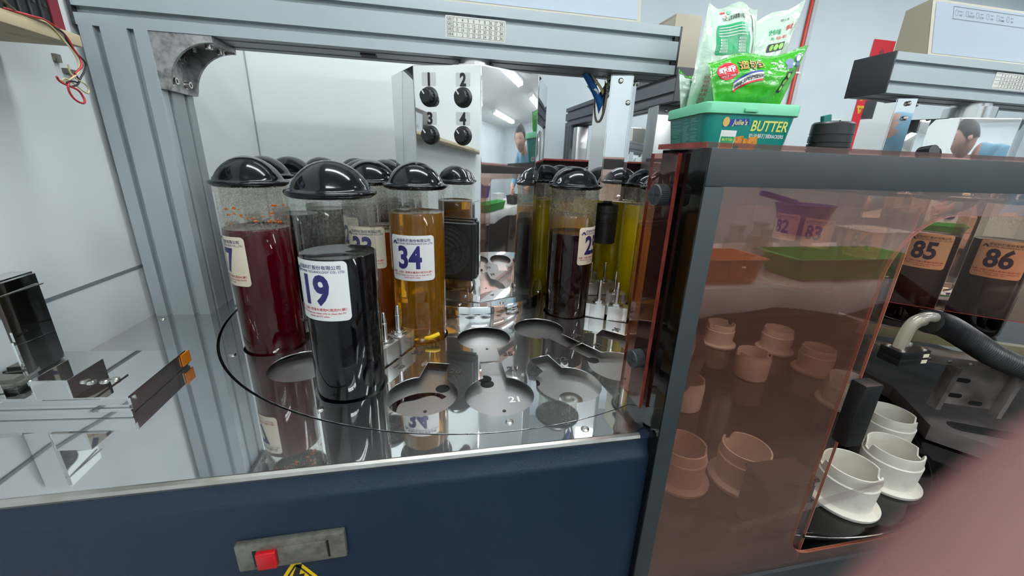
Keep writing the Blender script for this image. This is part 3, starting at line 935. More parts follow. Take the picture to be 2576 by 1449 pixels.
# ================================================================== dispensing arm hanging from the beam
def arm(label, pts, zb, cable, nozzle):
    t = thing('dispensing_arm', label, 'dispensing arm', (pts[1][0], pts[1][1] + .04, BZ0))
    bm = bmesh.new()
    lo = [bm.verts.new((x, y, zb)) for x, y in pts]; hi = [bm.verts.new((x, y, BZ0 - .0005)) for x, y in pts]
    n = len(pts)
    for k in range(n): bm.faces.new((lo[k], lo[(k + 1) % n], hi[(k + 1) % n], hi[k]))
    bm.faces.new(hi); bm.faces.new(lo[::-1])
    bmesh.ops.bevel(bm, geom=bm.edges[:], offset=.0018, segments=2, affect='EDGES')
    part('steel_column', MB().bm(bm), mirror, t, 25)
    return t
ap = [(.398, 1.015), (.405, .937), (.456, .929), (.480, .957), (.478, 1.015)]
ar = arm('folded steel column hanging from the beam with blue cables and a black nozzle', ap, .256, True, True)
def dome_screw(p, nrm, r=.0062):
    nrm = Vector(nrm).normalized()
    q = nrm.to_track_quat('Z', 'Y').to_matrix().to_4x4()
    return MB().lathe([(r, 0), (r * .95, r * .35), (r * .6, r * .7), (0, r * .8)], 14, XF(p) @ q).box(-r * .5, r * .5, -.0006, .0006, r * .7, r * .85, XF(p) @ q).box(-.0006, .0006, -r * .5, r * .5, r * .7, r * .85, XF(p) @ q)
for p, nrm in (((.427, .9335, .527), (-.15, -1, 0)), ((.449, .9305, .482), (-.15, -1, 0)), ((.472, .9445, .527), (.7, -.7, 0)), ((.452, .9295, .266), (-.15, -1, 0))):
    part('screw', dome_screw(p, nrm), bolt, ar)
# slotted cable opening in the left face with a toothed grommet
gx = .4005
part('cable_opening', MB().add([(gx - .0006 + .0068 * (1 - (y - .94) / .085) * 0, 0, 0)], []) if False else MB().add([(.3995 + (1.025 - (.981 + .026 * cos(a))) * .0795 - .0018, .981 + .026 * cos(a), .497 + (.045 if sin(a) > 0 else .05) * sin(a)) for a in [2 * pi * k / 32 for k in range(32)]], [tuple(range(32))]), mat('opening_dark', (12, 12, 12), .8), ar, 0)
gr = MB()
for k in range(44):
    a = pi + pi * k / 43 if k < 44 else 0
    y = .981 + .029 * cos(a); z = .497 + .055 * sin(a)
    gr.box(-.003, .0015, -.0015, .0015, -.0022, .0022, XF((.3985 + (1.025 - y) * .0795, y, z)) @ RX(-math.degrees(a)))
for s_ in (-1, 1):
    for k in range(9):
        y = .981 + .029 * s_; gr.box(-.003, .0015, -.0022, .0022, -.0015, .0015, XF((.3985 + (1.025 - y) * .0795, y, .499 + k * .005)))
part('grommet', gr, mat('grommet_grey', (120, 116, 104), .6), ar, 0)
part('cable', MB().tube([(.352, .968, .545), (.370, .972, .525), (.388, .978, .503), (.404, .983, .478), (.412, .985, .45)], .0085, 10), bluew, ar, 60, label='thick blue cable')
part('cable', MB().tube([(.364, .985, .545), (.380, .987, .528), (.394, .99, .506), (.406, .99, .48)], .0055, 10), bluew, ar, 60)
part('cable', MB().tube([(.366, .975, .545), (.382, .972, .53), (.396, .972, .516), (.406, .974, .50)], .003, 8), ivory, ar, 60)
part('cable_tie', MB().lathe([(.0115, -.0025), (.0128, -.0025), (.0128, .0025), (.0115, .0025), (.0115, -.0025)], 20, XF((.383, .978, .509)) @ RY(38)).box(-.021, -.011, -.003, .003, -.004, .004, XF((.383, .978, .509)) @ RY(38)), whitep, ar)
nzm = MB().lathe([(0, .256), (.012, .256), (.012, .247), (.027, .2445), (.0298, .241), (.0302, .2245), (.0290, .2235), (.0290, .2215), (.0304, .2205), (.0304, .2045), (.0288, .2035), (.0288, .2015), (.0303, .2005), (.0303, .1975), (.0288, .1965), (.0288, .1945), (.0300, .1935), (.0296, .143), (.0275, .1415), (0, .1415)], 40, XF((.447, .978, 0)))
part('nozzle', nzm, blackp, ar, 30, label='ribbed black nozzle')

# ================================================================== parts on the left of the deck
tray = thing('steel_tray', 'low polished steel tray with folded rim and upright bracket on the deck', 'tray', (-.49, .6, 0))
tb = [(-.607, .553), (-.409, .5335), (-.4135, .674), (-.607, .693)]
def quadbox(q, z0, z1, bev=.0012):
    bm = bmesh.new()
    lo = [bm.verts.new((x, y, z0)) for x, y in q]; hi = [bm.verts.new((x, y, z1)) for x, y in q]
    for k in range(4): bm.faces.new((lo[k], lo[(k + 1) % 4], hi[(k + 1) % 4], hi[k]))
    bm.faces.new(hi); bm.faces.new(lo[::-1])
    if bev: bmesh.ops.bevel(bm, geom=bm.edges[:], offset=bev, segments=2, affect='EDGES')
    return bm
part('tray_body', MB().bm(quadbox(tb, .0005, .0265, .0022)), mirror, tray, 30)
part('rim_lip', MB().bm(quadbox([(-.607, .5455), (-.4045, .5255), (-.4055, .5325), (-.607, .5525)], .0004, .011, .001)), mirror, tray, 30)
br_ = MB().bm(quadbox([(-.517, .5425), (-.4755, .5385), (-.4757, .5402), (-.517, .5442)], .0267, .0545, .0005))
br_.bm(quadbox([(-.5185, .5425), (-.517, .5425), (-.517, .60), (-.5185, .60)], .0267, .0545, .0004))
br_.bm(quadbox([(-.4755, .5385), (-.474, .5385), (-.474, .598), (-.4755, .598)], .0267, .0545, .0004))
br_.bm(quadbox([(-.474, .5385), (-.449, .536), (-.449, .598), (-.474, .598)], .0267, .0282, .0004))
part('u_bracket', br_, mirror, tray, 30, label='folded mirror finish steel bracket')
for x, y in ((-.466, .579), (-.456, .583)):
    o = part('screw', screw_me, None, tray); o.location = Vector(o.location) + Vector((x, y, .0282))
part('amber_tape', MB().box(-.4122, -.4105, .652, .674, .006, .0262), mat('amber_tape', (206, 118, 14), .3), tray, 0)

cover = thing('steel_cover', 'tall dark looking polished steel cover standing against the wall at the deck end', 'cover', (-.575, .67, 0))
cb = MB()
P = [(.59, .0268), (.668, .0268), (.668, .165), (.655, .17), (.59, .17)]
cb.add([(-.606, y, z) for y, z in P] + [(-.58, y - 0, z) for y, z in P], [(0, 1, 2, 3, 4), (9, 8, 7, 6, 5)] + [(k, (k + 1) % 5, 5 + (k + 1) % 5, 5 + k) for k in range(5)])
part('cover_body', MB().bm(quadbox([(-.607, .60), (-.572, .60), (-.576, .668), (-.607, .668)], .0268, .168, .003)), mirror, cover, 30)
part('fold_line', MB().box(-.5735, -.5715, .602, .667, .148, .1495), brush, cover, 0)
hs = thing('door_gasket', 'grey rubber edged strip lying on the tray at the left frame edge', 'strip', (-.58, .58, .027))
part('strip_core', MB().bm(quadbox([(-.606, .562), (-.556, .567), (-.556, .592), (-.606, .598)], .0268, .043, .006)), mat('grey_rubber', (96, 98, 92), .6), hs, 40)
part('strip_face', MB().bm(quadbox([(-.606, .5605), (-.57, .564), (-.57, .5655), (-.606, .562)], .0272, .04, .0004)), brush, hs, 40)

# ================================================================== wall shelf with electronics
sh = thing('wall_shelf', 'worn cream wooden board shelf on the wall at the upper left', 'shelf', (-.55, .6, .47))
part('board', MB().box(-.609, -.505, -.3, .766, .482, .498, bev=.002), wood, sh)
dv = thing('terminal_device', 'black electronic unit with terminal rows on the wall shelf', 'electronic unit', (-.57, .6, .498))
part('housing', MB().box(-.606, -.522, .45, .765, .4985, .60, bev=.002), blackp, dv)
tmn = MB()
for k in range(9):
    y = .60 + k * .0165
    tmn.box(-.5225, -.5205, y, y + .0025, .505, .535); tmn.box(-.5225, -.5195, y + .006, y + .010, .524, .527)
part('terminal_row', tmn, mat('terminal_grey', (44, 48, 50), .5), dv, 0)
part('red_side', MB().box(-.522, -.5205, .748, .765, .4985, .6), mat('dark_red_plastic', (110, 24, 40), .5), dv, 0)
nt_ = part('paper_note', MB().box(-.522, -.5205, .50, .592, .4995, .58), mat('note_paper', (196, 204, 212), .6), dv, 0)
sub('note_writing', MB().text('水 設定', .02, 0, 0, lambda a, b: (-.5201, .56 + a, .512 + b), .005), mat('pencil', (110, 112, 120), .6), nt_, 0)
wires = thing('hanging_wires', 'red, cream and black wires hanging in a loose knot under the shelf', 'wires', (-.52, .72, .47))
def wire(path, m, r=.0016): part('wire', MB().tube(path, r, 7, smooth=5), m, wires, 80)
wire([(-0.519, 0.675, 0.503), (-0.502, 0.6909, 0.4999), (-0.503, 0.7062, 0.5013), (-0.504, 0.7229, 0.4979), (-0.502, 0.7351, 0.4892), (-0.503, 0.7437, 0.4751), (-0.504, 0.7517, 0.4651), (-0.502, 0.7489, 0.4556), (-0.503, 0.7394, 0.4459), (-0.504, 0.7263, 0.4347), (-0.502, 0.7153, 0.425), (-0.503, 0.7145, 0.4162), (-0.504, 0.7213, 0.4072), (-0.502, 0.73, 0.4027), (-0.503, 0.7374, 0.4062), (-0.504, 0.737, 0.4143), (-0.502, 0.7286, 0.4202), (-0.503, 0.7136, 0.4239), (-0.504, 0.7053, 0.4273), (-0.502, 0.6996, 0.4324)], redw, .0014)
wire([(-0.519, 0.685, 0.503), (-0.502, 0.6989, 0.4987), (-0.503, 0.7135, 0.4972), (-0.504, 0.7266, 0.4889), (-0.502, 0.7362, 0.4753), (-0.503, 0.7446, 0.4637), (-0.504, 0.7456, 0.454), (-0.502, 0.7386, 0.4437), (-0.503, 0.7202, 0.4317), (-0.504, 0.7088, 0.4274), (-0.502, 0.7089, 0.4307), (-0.503, 0.7167, 0.432), (-0.504, 0.731, 0.4265), (-0.502, 0.739, 0.4197), (-0.503, 0.748, 0.4185), (-0.504, 0.7524, 0.4247), (-0.502, 0.7455, 0.4303), (-0.503, 0.734, 0.4351), (-0.504, 0.7277, 0.4417), (-0.502, 0.7244, 0.4518)], ivory, .0011)
wire([(-0.519, 0.7, 0.503), (-0.502, 0.7264, 0.4948), (-0.503, 0.7365, 0.483), (-0.504, 0.7473, 0.4711), (-0.502, 0.7559, 0.4621), (-0.503, 0.756, 0.453), (-0.504, 0.7429, 0.4375), (-0.502, 0.7314, 0.4276), (-0.503, 0.7209, 0.4235), (-0.504, 0.7153, 0.425), (-0.502, 0.7168, 0.4292), (-0.503, 0.7275, 0.4309), (-0.504, 0.7379, 0.4311), (-0.502, 0.7348, 0.4371), (-0.503, 0.7324, 0.4426)], blackw, .0012)
wire([(-.519, .60, .56), (-.512, .62, .54), (-.507, .65, .515), (-.510, .678, .502)], mat('brown_cable', (90, 82, 70), .5), .0014)
wire([(-.519, .56, .515), (-.51, .60, .503), (-.508, .635, .506), (-.512, .66, .522), (-.519, .67, .55)], tealw, .003)

# ================================================================== right machine: charcoal cabinet with salmon acrylic front
FX0, FX1, FY = .275, 1.75, .37
cb2 = thing('acrylic_cabinet', 'charcoal framed cabinet with salmon tinted acrylic front beside the bottle deck', 'cabinet', (1.0, .42, FZ))
part('front_frame', MB().box(FX0, .2985, FY, FY + .02, -.40, .325, bev=.0006).box(FX0, FX1, FY, FY + .02, .3255, .363, bev=.0006).box(.2985, FX1, FY, FY + .02, -.40, -.2885, bev=.0006).box(FX1 - .025, FX1, FY, FY + .02, -.288, .325), framem, cb2)
part('lower_body', MB().box(FX0 + .002, FX1, FY + .004, .9, FZ, -.40), framem, cb2)
part('side_panel', MB().box(.279, .284, FY + .0205, .466, -.40, .3625).box(.2765, .2795, .386, .3885, -.40, .3625), sidem, cb2, 0, label='glossy black side sheet')
part('frame_side', MB().box(.2738, .2749, FY + .0008, FY + .02, -.40, .3625), sidem, cb2, 0)
part('top_sheet', MB().box(FX0 - .004, FX1, FY + .002, .463, .3632, .3688), salmon_s, cb2, 0, label='red acrylic top sheet')
part('top_sheet_edge', MB().box(FX0 - .0048, FX0 - .0041, FY + .002, .463, .3632, .3688), edge_red, cb2, 0)
ss = part('side_strip', MB().box(.2715, .2755, .4205, .478, .022, .3585), salmon_s, cb2, 0, label='narrow red acrylic side strip')
sub('strip_edge', MB().box(.2713, .2757, .4195, .4205, .022, .3585).box(.2713, .2757, .478, .4786, .022, .3585), edge_red, ss, 0)
ts = MB(); kr = []
for k in range(72):
    r = .0128 if k % 2 else .0122
    kr.append((r * cos(2 * pi * k / 72), r * sin(2 * pi * k / 72)))
ts.prism(kr, 0, .013).lathe([(.0122, .013), (.0115, .0145), (.0, .0145)], 30).box(-.0085, .0085, -.0012, .0012, .0146, .0149, m=None)
ts_me = ts.mesh('thumbscrew', mat('grey_thumbscrew', (46, 48, 52), .5), 25)
cross = MB().box(-.0088, .0088, -.0011, .0011, .0144, .01475).box(-.0011, .0011, -.0088, .0088, .0144, .01475).mesh('cross_slot', blackp, 0)
for y, z in ((.436, .311), (.4345, .0925)):
    o = obj('thumbscrew', ts_me, None, None); o.parent = ss
    o.location = (.2713, y, z); o.rotation_euler = (0, -pi / 2, rad(6))
    obj('cross_slot', cross, None, o)
# acrylic front with rounded opening
AX0, AX1, AZ0, AZ1 = .2985, FX1 - .025, -.2885, .3255
OX0, OX1, OZ0, OZ1 = .5565, 1.62, -.262, .297
op = []
for cx_, cz_, r, a in ((OX1 - .06, OZ1 - .06, .06, 0), (OX0 + .085, OZ1 - .085, .085, 90), (OX0 + .04, OZ0 + .04, .04, 180), (OX1 - .04, OZ0 + .04, .04, 270)):
    op += [(cx_ + r * cos(rad(a + 90 * k / 10)), cz_ + r * sin(rad(a + 90 * k / 10))) for k in range(11)]
pm_me = curve_plate('front_panel', [(AX0, AZ0), (AX1, AZ0), (AX1, AZ1), (AX0, AZ1)], [op[::-1]], 0, .004)
pm_me.transform(Matrix(((1, 0, 0, 0), (0, 0, -1, FY + .009), (0, 1, 0, 0), (0, 0, 0, 1))))
fp = part('front_panel', pm_me, salmon, cb2, label='salmon tinted acrylic sheet with rounded opening')
em_ = MB()
n = len(op)
em_.add([(x, FY + .0045, z) for x, z in op] + [(x, FY + .0095, z) for x, z in op], [(k, (k + 1) % n, n + (k + 1) % n, n + k) for k in range(n)])
sub('opening_edge', em_, edge_sal, fp, 60)
dp = part('sliding_door', MB().box(.31, .5935, FY + .0145, FY + .0185, -.2885, .305), clear_mat('pale_acrylic_door', (.97, .93, .9), .05, .035, (.45, .34, .3), .015, .7), cb2, 0)
sub('door_edge', MB().box(.5935, .5942, FY + .0145, FY + .0185, -.2885, .305), edge_sal, dp, 0)
hd = sub('door_handle', MB().box(.574, .605, FY - .008, FY + .0138, -.036, .066, bev=.003), blackp, dp, 40, label='black bar handle')
sxf_, sl_ = (lambda p0, p1: (frame_xf(p0, p1 - p0, Vector((0, 0, 1)).cross(p1 - p0), (p1 - p0).cross(Vector((0, 0, 1)).cross(p1 - p0))), (p1 - p0).length))(Vector((.452, .3925, -.205)), Vector((.735, .3935, -.157)))
part('corner_slat', MB().box(0, sl_, -.0015, .0015, -.006, .006, sxf_), clearp, cb2, 0)

# compartment interior
part('inner_floor', MB().box(.286, FX1 - .03, FY + .021, 1.28, -.243, -.2405), blackd, cb2, 0)
DC = (.72, .82)
cd = thing('cup_carousel', 'black glossy round carousel disc carrying white cups inside the cabinet', 'carousel', (DC[0], DC[1], -.24))
part('disc', MB().lathe([(0, -.2402), (.44, -.2402), (.455, -.2402), (.455, -.236), (.452, -.2355), (.446, -.2355), (.445, -.2372), (0, -.2372)], 96, XF((DC[0], DC[1], 0))), blackd, cd, 30)
part('inner_back', MB().box(.64, FX1 - .03, 1.28, 1.29, -.243, -.03).box(.70, FX1 - .03, 1.05, 1.28, -.035, -.03), darkin, cb2, 0)

def cup_mesh(flange=True, notch=True):
    R0, H = .0445, .078
    seg = 64
    prof = [(.0, .0), (.0555, .0), (.0565, .0025), (.0565, .006), (.0545, .0075), (.0445, .009), (.0435, .012), (.0455, .05), (.0458, .056), (.0438, .058), (.0438, .062), (.0425, H), (.0398, H), (.0390, .03), (.036, .006), (0, .006)]
    if not flange:
        prof = [(.0, .0), (.040, .0), (.0435, .003), (.0445, .01), (.0452, .064), (.0436, .066), (.0432, H), (.040, H), (.0395, .03), (.037, .006), (0, .006)]
    mb = MB().lathe(prof, seg)
    if notch:
        out = []
        for (x, y, z) in mb.v:
            r = sqrt(x * x + y * y)
            if z > .06 and r > .03:
                a = math.degrees(atan2(y, x))
                for c_ in (-60, 120):
                    d = abs((a - c_ + 180) % 360 - 180)
                    if d < 15:
                        z = min(z, .063 + (H - .063) * max(0, (d - 9) / 6)) if d > 9 else .063
            out.append((x, y, z))
        mb.v = out
    return mb
cup_f = cup_mesh(True).mesh('drip_cup', cupm, 40)
cup_p = cup_mesh(False).mesh('drip_cup', cupm, 40)
cups = [('f', .732, .441, 20, 'white flanged cup half behind the sliding door edge, nearest the opening'),
        ('f', .868, .468, 30, 'white flanged cup in the middle of the three behind the opening'),
        ('f', .985, .56, 10, 'white flanged cup farthest back of the three behind the opening'),
        ('f', .455, .538, 25, 'large tinted cup at the lower edge of the charcoal post'),
        ('f', .572, .512, -20, 'tinted cup half covered by the dark box behind the acrylic'),
        ('p', .610, .758, 15, 'small tinted cup cut off by the charcoal post'),
        ('p', .90, .86, 40, 'small pale tinted cup standing in the middle of the carousel'),
        ('f', .955, 1.07, 70, 'tinted cup with amber film at the far rear of the carousel'),
        ('f', 1.125, .86, 0, 'reddish tinted cup with a pale mark right of the middle cup'),
        ('f', 1.04, .70, 50, 'tinted cup behind the black door handle'),
        ('f', 1.12, 1.0, 10, 'tinted cup behind the small pale middle cup')]
for k, x, y, rz, lab in cups:
    o = obj('drip_cup', cup_f if k == 'f' else cup_p, None, None, loc=(x, y, -.2368), rot=(0, 0, rad(rz)))
    tag(o, lab, 'cup', 'white cups on the carousel')
bx = thing('cover_box', 'dark reddish box with rounded corners behind the acrylic, low in the cabinet', 'box', (.553, .42, -.2368))
part('box_body', MB().bm(quadbox([(.505, .396), (.602, .396), (.602, .448), (.505, .448)], -.2368, -.137, .006)), mat('maroon_box', (38, 21, 19), .35), bx, 40)
part('box_lid', MB().bm(quadbox([(.504, .395), (.603, .395), (.603, .449), (.504, .449)], -.137, -.13, .0025)), mat('maroon_box', (38, 21, 19), .35), bx, 40)

# metal bracketry, rail and hose inside the opening
rl = thing('slide_rail', 'grimy metal rail with bolts and slotted bracket plates inside the cabinet', 'rail', (1.1, .62, -.04))
dirty = mat('grimy_steel', (138, 130, 126), .35, .4, var=(18, (84, 76, 72), .35, .7))
def along(p0, p1, w_, h, dz=0):
    p0, p1 = Vector(p0), Vector(p1)
    e = (p1 - p0); L = e.length; e.normalize()
    side = Vector((-e.y, e.x, 0)).normalized()
    return frame_xf(p0 + Vector((0, 0, dz)), e, side, e.cross(side)), L
xf, L = along((.93, .60, -.012), (1.42, .47, -.06), .05, .02)
part('rail_bar', MB().box(0, L, -.02, .03, -.012, .006, xf, bev=.001), dirty, rl)
part('yellow_bar', MB().box(-.02, L, .035, .055, .012, .034, xf, bev=.001), mat('yellowed_bar', (118, 110, 84), .4), rl)
for k in range(9): part('rail_bolt', MB().lathe([(.0048, 0), (.0045, .003), (0, .004)], 12, xf @ XF((.012 + k * .043, -.0205, -.004)) @ RX(90)), bolt, rl)
part('bracket_plate', MB().box(.16, .29, -.012, -.008, -.105, -.012, xf).box(.155, .165, -.03, -.008, -.115, -.012, xf).box(.285, .295, -.03, -.008, -.115, -.012, xf), dirty, rl, 0)
part('bracket_slot', MB().prism(rrect(.185, .213, -.088, -.078, .0045), 0, .001, xf @ XF((0, -.0122, 0)) @ RX(90)).prism(rrect(.235, .263, -.1, -.09, .0045), 0, .001, xf @ XF((0, -.0122, 0)) @ RX(90)).prism(rrect(.185, .213, -.05, -.04, .0045), 0, .001, xf @ XF((0, -.0122, 0)) @ RX(90)), blackp, rl, 0)
lg = thing('ledge_plate', 'dull grey metal floor ledge with long black slot at the back of the opening', 'ledge', (1.3, .6, -.24))
lq = [(1.10, .55), (1.20, .41), (1.66, .41), (1.66, 1.1), (1.2, 1.1), (1.2, .70)]
part('ledge_body', MB().prism(lq, -.2365, -.2), mat('dull_grey_ledge', (124, 114, 112), .45, .3, var=(10, (84, 76, 74), .35, .7)), lg, 0)
part('ledge_slot', MB().prism(rrect(-.08, .08, -.018, .018, .0175), 0, .0006, XF((1.215, .507, -.1999)) @ RZ(-30)), mat('hole_black', (3, 3, 3), .9), lg, 0)
hose = thing('corrugated_hose', 'black corrugated hose with two pale tubes clamped above the rail', 'hose', (1.0, .5, .05))
hp = [(.885, .502, .090), (.93, .50, .078), (.99, .495, .05), (1.06, .49, .016), (1.14, .485, -.014), (1.25, .48, -.045), (1.4, .48, -.07)]
def crr(t): return .0205 + .0022 * sin(2 * pi * 72 * t)
part('hose_body', MB().tube(hp, crr, 20, smooth=72), mat('black_hose', (18, 19, 22), .3), hose, 20)
part('pale_tube', MB().tube([(.893, .497, .098), (.872, .499, .1), (.852, .503, .09), (.846, .506, .066), (.846, .508, .036)], .009, 12, smooth=6), tubem, hose, 60)
part('pale_tube', MB().tube([(.893, .506, .086), (.878, .51, .084), (.867, .513, .07), (.866, .515, .036)], .008, 12, smooth=6), tubem, hose, 60)
part('clamp_block', MB().box(.832, .9, .49, .528, .006, .019, bev=.001).box(.832, .9, .49, .528, .0195, .034, bev=.001), blackp, hose)
cs = MB()
for x, y in ((.84, .497), (.84, .521), (.891, .497), (.891, .521)): cs.lathe([(.0055, .034), (.005, .037), (0, .038)], 12, XF((x, y, 0)))
part('clamp_screw', cs, bolt, hose)
part('clamp_sticker', MB().box(.884, .897, .4893, .49, .021, .028).box(.884, .897, .4893, .49, .009, .016), cream, hose, 0)

# right machine's own bottle deck behind an angled inner acrylic sheet
RC = (1.593, .964)
ip = thing('inner_screen', 'angled salmon acrylic screen in front of bottles 85 and 86', 'screen', (1.1, .62, .05))
sxf, sl = along((.82, .93, .05), (1.40, .40, .05), 0, 0)
part('screen_sheet', MB().box(0, sl, -.002, .002, 0, .29, sxf), salmon_d, ip, 0)
part('screen_edge', MB().box(0, sl, -.0024, .0024, -.0012, 0, sxf), edge_red, ip, 0)
dk2 = thing('rear_deck', 'dark steel bottle deck of the second machine behind the screen', 'deck', (RC[0], RC[1], -.02))
part('deck_disc', MB().lathe([(0, -.03), (.505, -.03), (.505, -.0135), (0, -.0135)], 96, XF((RC[0], RC[1], 0))), mat('dark_deck', (70, 66, 64), .25, .8), dk2, 30)
rb2 = [(82, -105, 'brown', .2, 'fourth bottle behind the screen, hidden deepest in the second machine'),
       (83, -90, 'brown', .2, 'bottle numbered 83 seen through the acrylic above the green reflection'),
       (84, -75, 'mud', .21, 'bottle numbered 84 seen through the salmon acrylic'),
       (85, -60, 'brown', .21, 'bottle numbered 85 seen through the rounded opening'),
       (86, -45, 'black', .21, 'bottle numbered 86 at the right frame edge behind the opening')]
for num, a, dye, lev, text in rb2:
    p = (RC[0] + R_OUT * sin(rad(a)), RC[1] - R_OUT * cos(rad(a)))
    bottle(num, p, {86: -58, 85: -58, 84: -64, 83: -70, 82: -80}[num], dye, lev, text, None, False, True, cream, group='numbered bottles of the second machine', has_valve=False)

# second gantry, control box, arm and tower above the cabinet
g2 = thing('gantry_beam', 'grey slotted aluminium beam with black end face at the upper right', 'gantry', (1.4, .96, BZ0))
part('beam', gantry_beam('beam2', 1.1465, 2.25, prof), prof, g2, 25)
part('end_cap', MB().box(1.142, 1.1465, BY0 - .001, BY1 + .001, BZ0 - .001, BZ1 + .001, bev=.0008), mat('black_end_face', (28, 30, 34), .5), g2)
st2 = part('number_table', MB().flat(rrect(1.49, 1.61, .5745, .6135, .002), fy(BY0 - .0004)), mat('sticker_paper', (222, 224, 214), .4), g2, 0)
tm = MB()
for z in (.5772, .5857, .5942, .6026, .611): tm.box(1.4925, 1.6075, BY0 - .0009, BY0 - .0007, z - .0003, z + .0003)
for k, (h, ns) in enumerate(rowsn):
    for j, q in enumerate(ns.split()): tm.text(q, .0078, 1.5125 + j * .0112, .6042 - k * .0085, Fy, .01, sx=.85)
sub('table_print', tm, mat('grey_ink', (70, 74, 74), .5), st2, 0)
controller(1.265, 2.0, 'beige control box with white symbol panel on the upper right beam', True)
ar2 = arm('narrow folded steel column hanging under the upper right beam', [(1.226, 1.02), (1.234, .94), (1.286, .928), (1.316, .958), (1.314, 1.02)], .22, False, False)
for p, nrm in (((1.262, .9295, .527), (-.15, -1, 0)), ((1.264, .929, .49), (-.15, -1, 0)), ((1.297, .936, .527), (.7, -.7, 0))):
    part('screw', dome_screw(p, nrm), bolt, ar2)
tw2 = tower(1.53, 'polished octagonal steel tower under the upper right beam', .024, .496)
part('knob', MB().prism(kr, 0, .02, XF((1.36, .93, .40)) @ RX(80) @ Matrix.Scale(1.6, 4)), blackp, tw2, 25)

part('dark_backing_sheet', MB().box(.66, 1.07, 1.16, 1.165, -.03, .352), mat('brown_backing', (70, 56, 52), .5), cb2, 0)  # added opaque sheet, darkens the bright view through the salmon acrylic
# things standing on the rear top plate
part('rear_top_plate', MB().box(.498, 1.17, .60, .90, .353, .3602), framem, cb2, 0)
blk = thing('vent_cap', 'ribbed black cylinder cap with green rag on the top plate', 'cap', (.737, .66, .3602))
part('cap_body', MB().lathe([(0, 0), (0.0340, 0), (0.0344, .004), (0.0344, .018), (0.0322, .0185), (0.0322, .0205), (0.0344, .021), (0.0344, .0245), (0.0322, .025), (0.0322, .027), (0.0344, .0275), (0.0344, .033), (0.0322, .0335), (0.0322, .0355), (0.0342, .036), (0.0342, .047), (0.0329, .0475), (0.0329, .0495), (0.0339, .05), (0.0334, .068), (0.0311, .0712), (0, .0715)], 48, XF((.737, .66, .3604))), blackp, blk, 30)
part('vent_slots', MB().lathe([(.0327, .0187), (.0327, .0203)], 40, XF((.737, .66, .3602))), blackr, blk, 30)
part('green_rag', MB().prism([(-.012, -.004), (.002, -.006), (.009, .003), (.001, .009), (-.009, .006)], 0, .013, XF((.722, .66, .4315)) @ RY(-15)), mat('teal_rag', (20, 110, 100), .7), blk, 40)
part('cable_tie', MB().tube([(.722, .66, .435), (.732, .652, .436), (.745, .655, .437), (.748, .664, .434), (.736, .668, .433)], .0012, 6), whitep, blk, 60)

# ================================================================== green cracker tub and snack bags
tub = thing('cracker_tub', 'teal plastic cracker tub with mint green lid on the top plate', 'tub', (.60, .775, .3606), rad(-7))
TWx, TDy = .094, .085            # half sizes at the rim
def loft(rings):
    mb = MB(); n = len(rings[0][0])
    vs = []
    for poly, z in rings: vs += [(x, y, z) for x, y in poly]
    fs = []
    for i in range(len(rings) - 1):
        fs += [(i * n + k, i * n + (k + 1) % n, (i + 1) * n + (k + 1) % n, (i + 1) * n + k) for k in range(n)]
    fs.append(tuple(range(n - 1, -1, -1))); fs.append(tuple(range((len(rings) - 1) * n, len(rings) * n)))
    return mb.add(vs, fs)
def rr2(s, r=.018): return rrect(-TWx * s, TWx * s, -TDy * s, TDy * s, r)
tb_ = obj('tub_body', loft([(rr2(.86), 0), (rr2(.87), .003), (rr2(.965), .082)]), teal, tub)
lid_t = obj('tub_lid', loft([(rr2(1.0), .080), (rr2(1.012), .081), (rr2(1.012), .098), (rr2(1.0), .1), (rr2(.95), .1), (rr2(.94), .0975)]), mint, tub)
obj('lid_tab', MB().box(-.022, .004, -TDy * 1.012 - .004, -TDy * 1.0, .084, .09, bev=.001), mint, lid_t)
def tubmap(off):   # front face (local -y): x along, y up
    def f(x, z):
        s = .86 + (.965 - .86) * z / .082
        return (x, -TDy * s - off, z)
    return f
def tubside(off):  # left face (local -x)
    def f(a, z):
        s = .86 + (.965 - .86) * z / .082
        return (-TWx * s - off, -a, z)
    return f
t1, t2, t3 = tubmap(.0006), tubmap(.001), tubmap(.0014)
ban = obj('brand_banner', MB().flat([(-.055, .058), (-.003, .063), (-.006, .073), (-.052, .0705)], t1), bluep, tb_)
obj('brand_text', MB().text("Julie's", .0125, -.022, .0622, t2, .02, shear=.2), yel, ban)
obj('brand_oval', MB().flat(circle(-.0495, .0665, .0065, 20, .0085), t2), gold, ban)
ttl = obj('title_backing', MB().text('BUTTER', .0255, .037, .053, t1, .05, shear=.12, sx=.8), bagdark, tb_)  # wider dark green print that outlines the title lettering
obj('title_text', MB().text('BUTTER', .0255, .037, .053, t2, .018, shear=.12, sx=.8), yel, ttl)
obj('subtitle_text', MB().text('奶油蘇打餅', .0085, .022, .041, t2, .006).text('CRACKERS', .0085, .0545, .041, t2, .02, shear=.15, sx=.75), whitep, tb_)
pk = obj('printed_pack', MB().flat([(-.054, .014), (-.025, .015), (-.024, .052), (-.055, .052)], t1), whitep, tb_)
obj('pack_print', MB().flat([(-.052, .015), (-.027, .015), (-.026, .041), (-.053, .041)], t2), bagdark, pk)
obj('pack_title', MB().text('BUTTER', .006, -.0395, .0335, t3, .02), yel, pk)
cr = MB()
for x, z, a in ((-.016, .034, 8), (-.002, .030, -6), (.012, .034, 10), (-.006, .018, -4), (.010, .018, 6), (-.046, .022, 4), (-.034, .022, -6)):
    q = .0085 if x > -.02 else .006
    ca, sa = cos(rad(a)), sin(rad(a))
    cr.flat([(x + ca * p - sa * q_, z + sa * p + ca * q_) for p, q_ in ((-q, -q), (q, -q), (q, q), (-q, q))], tubmap(.0012 + .0002 * (x > 0)))
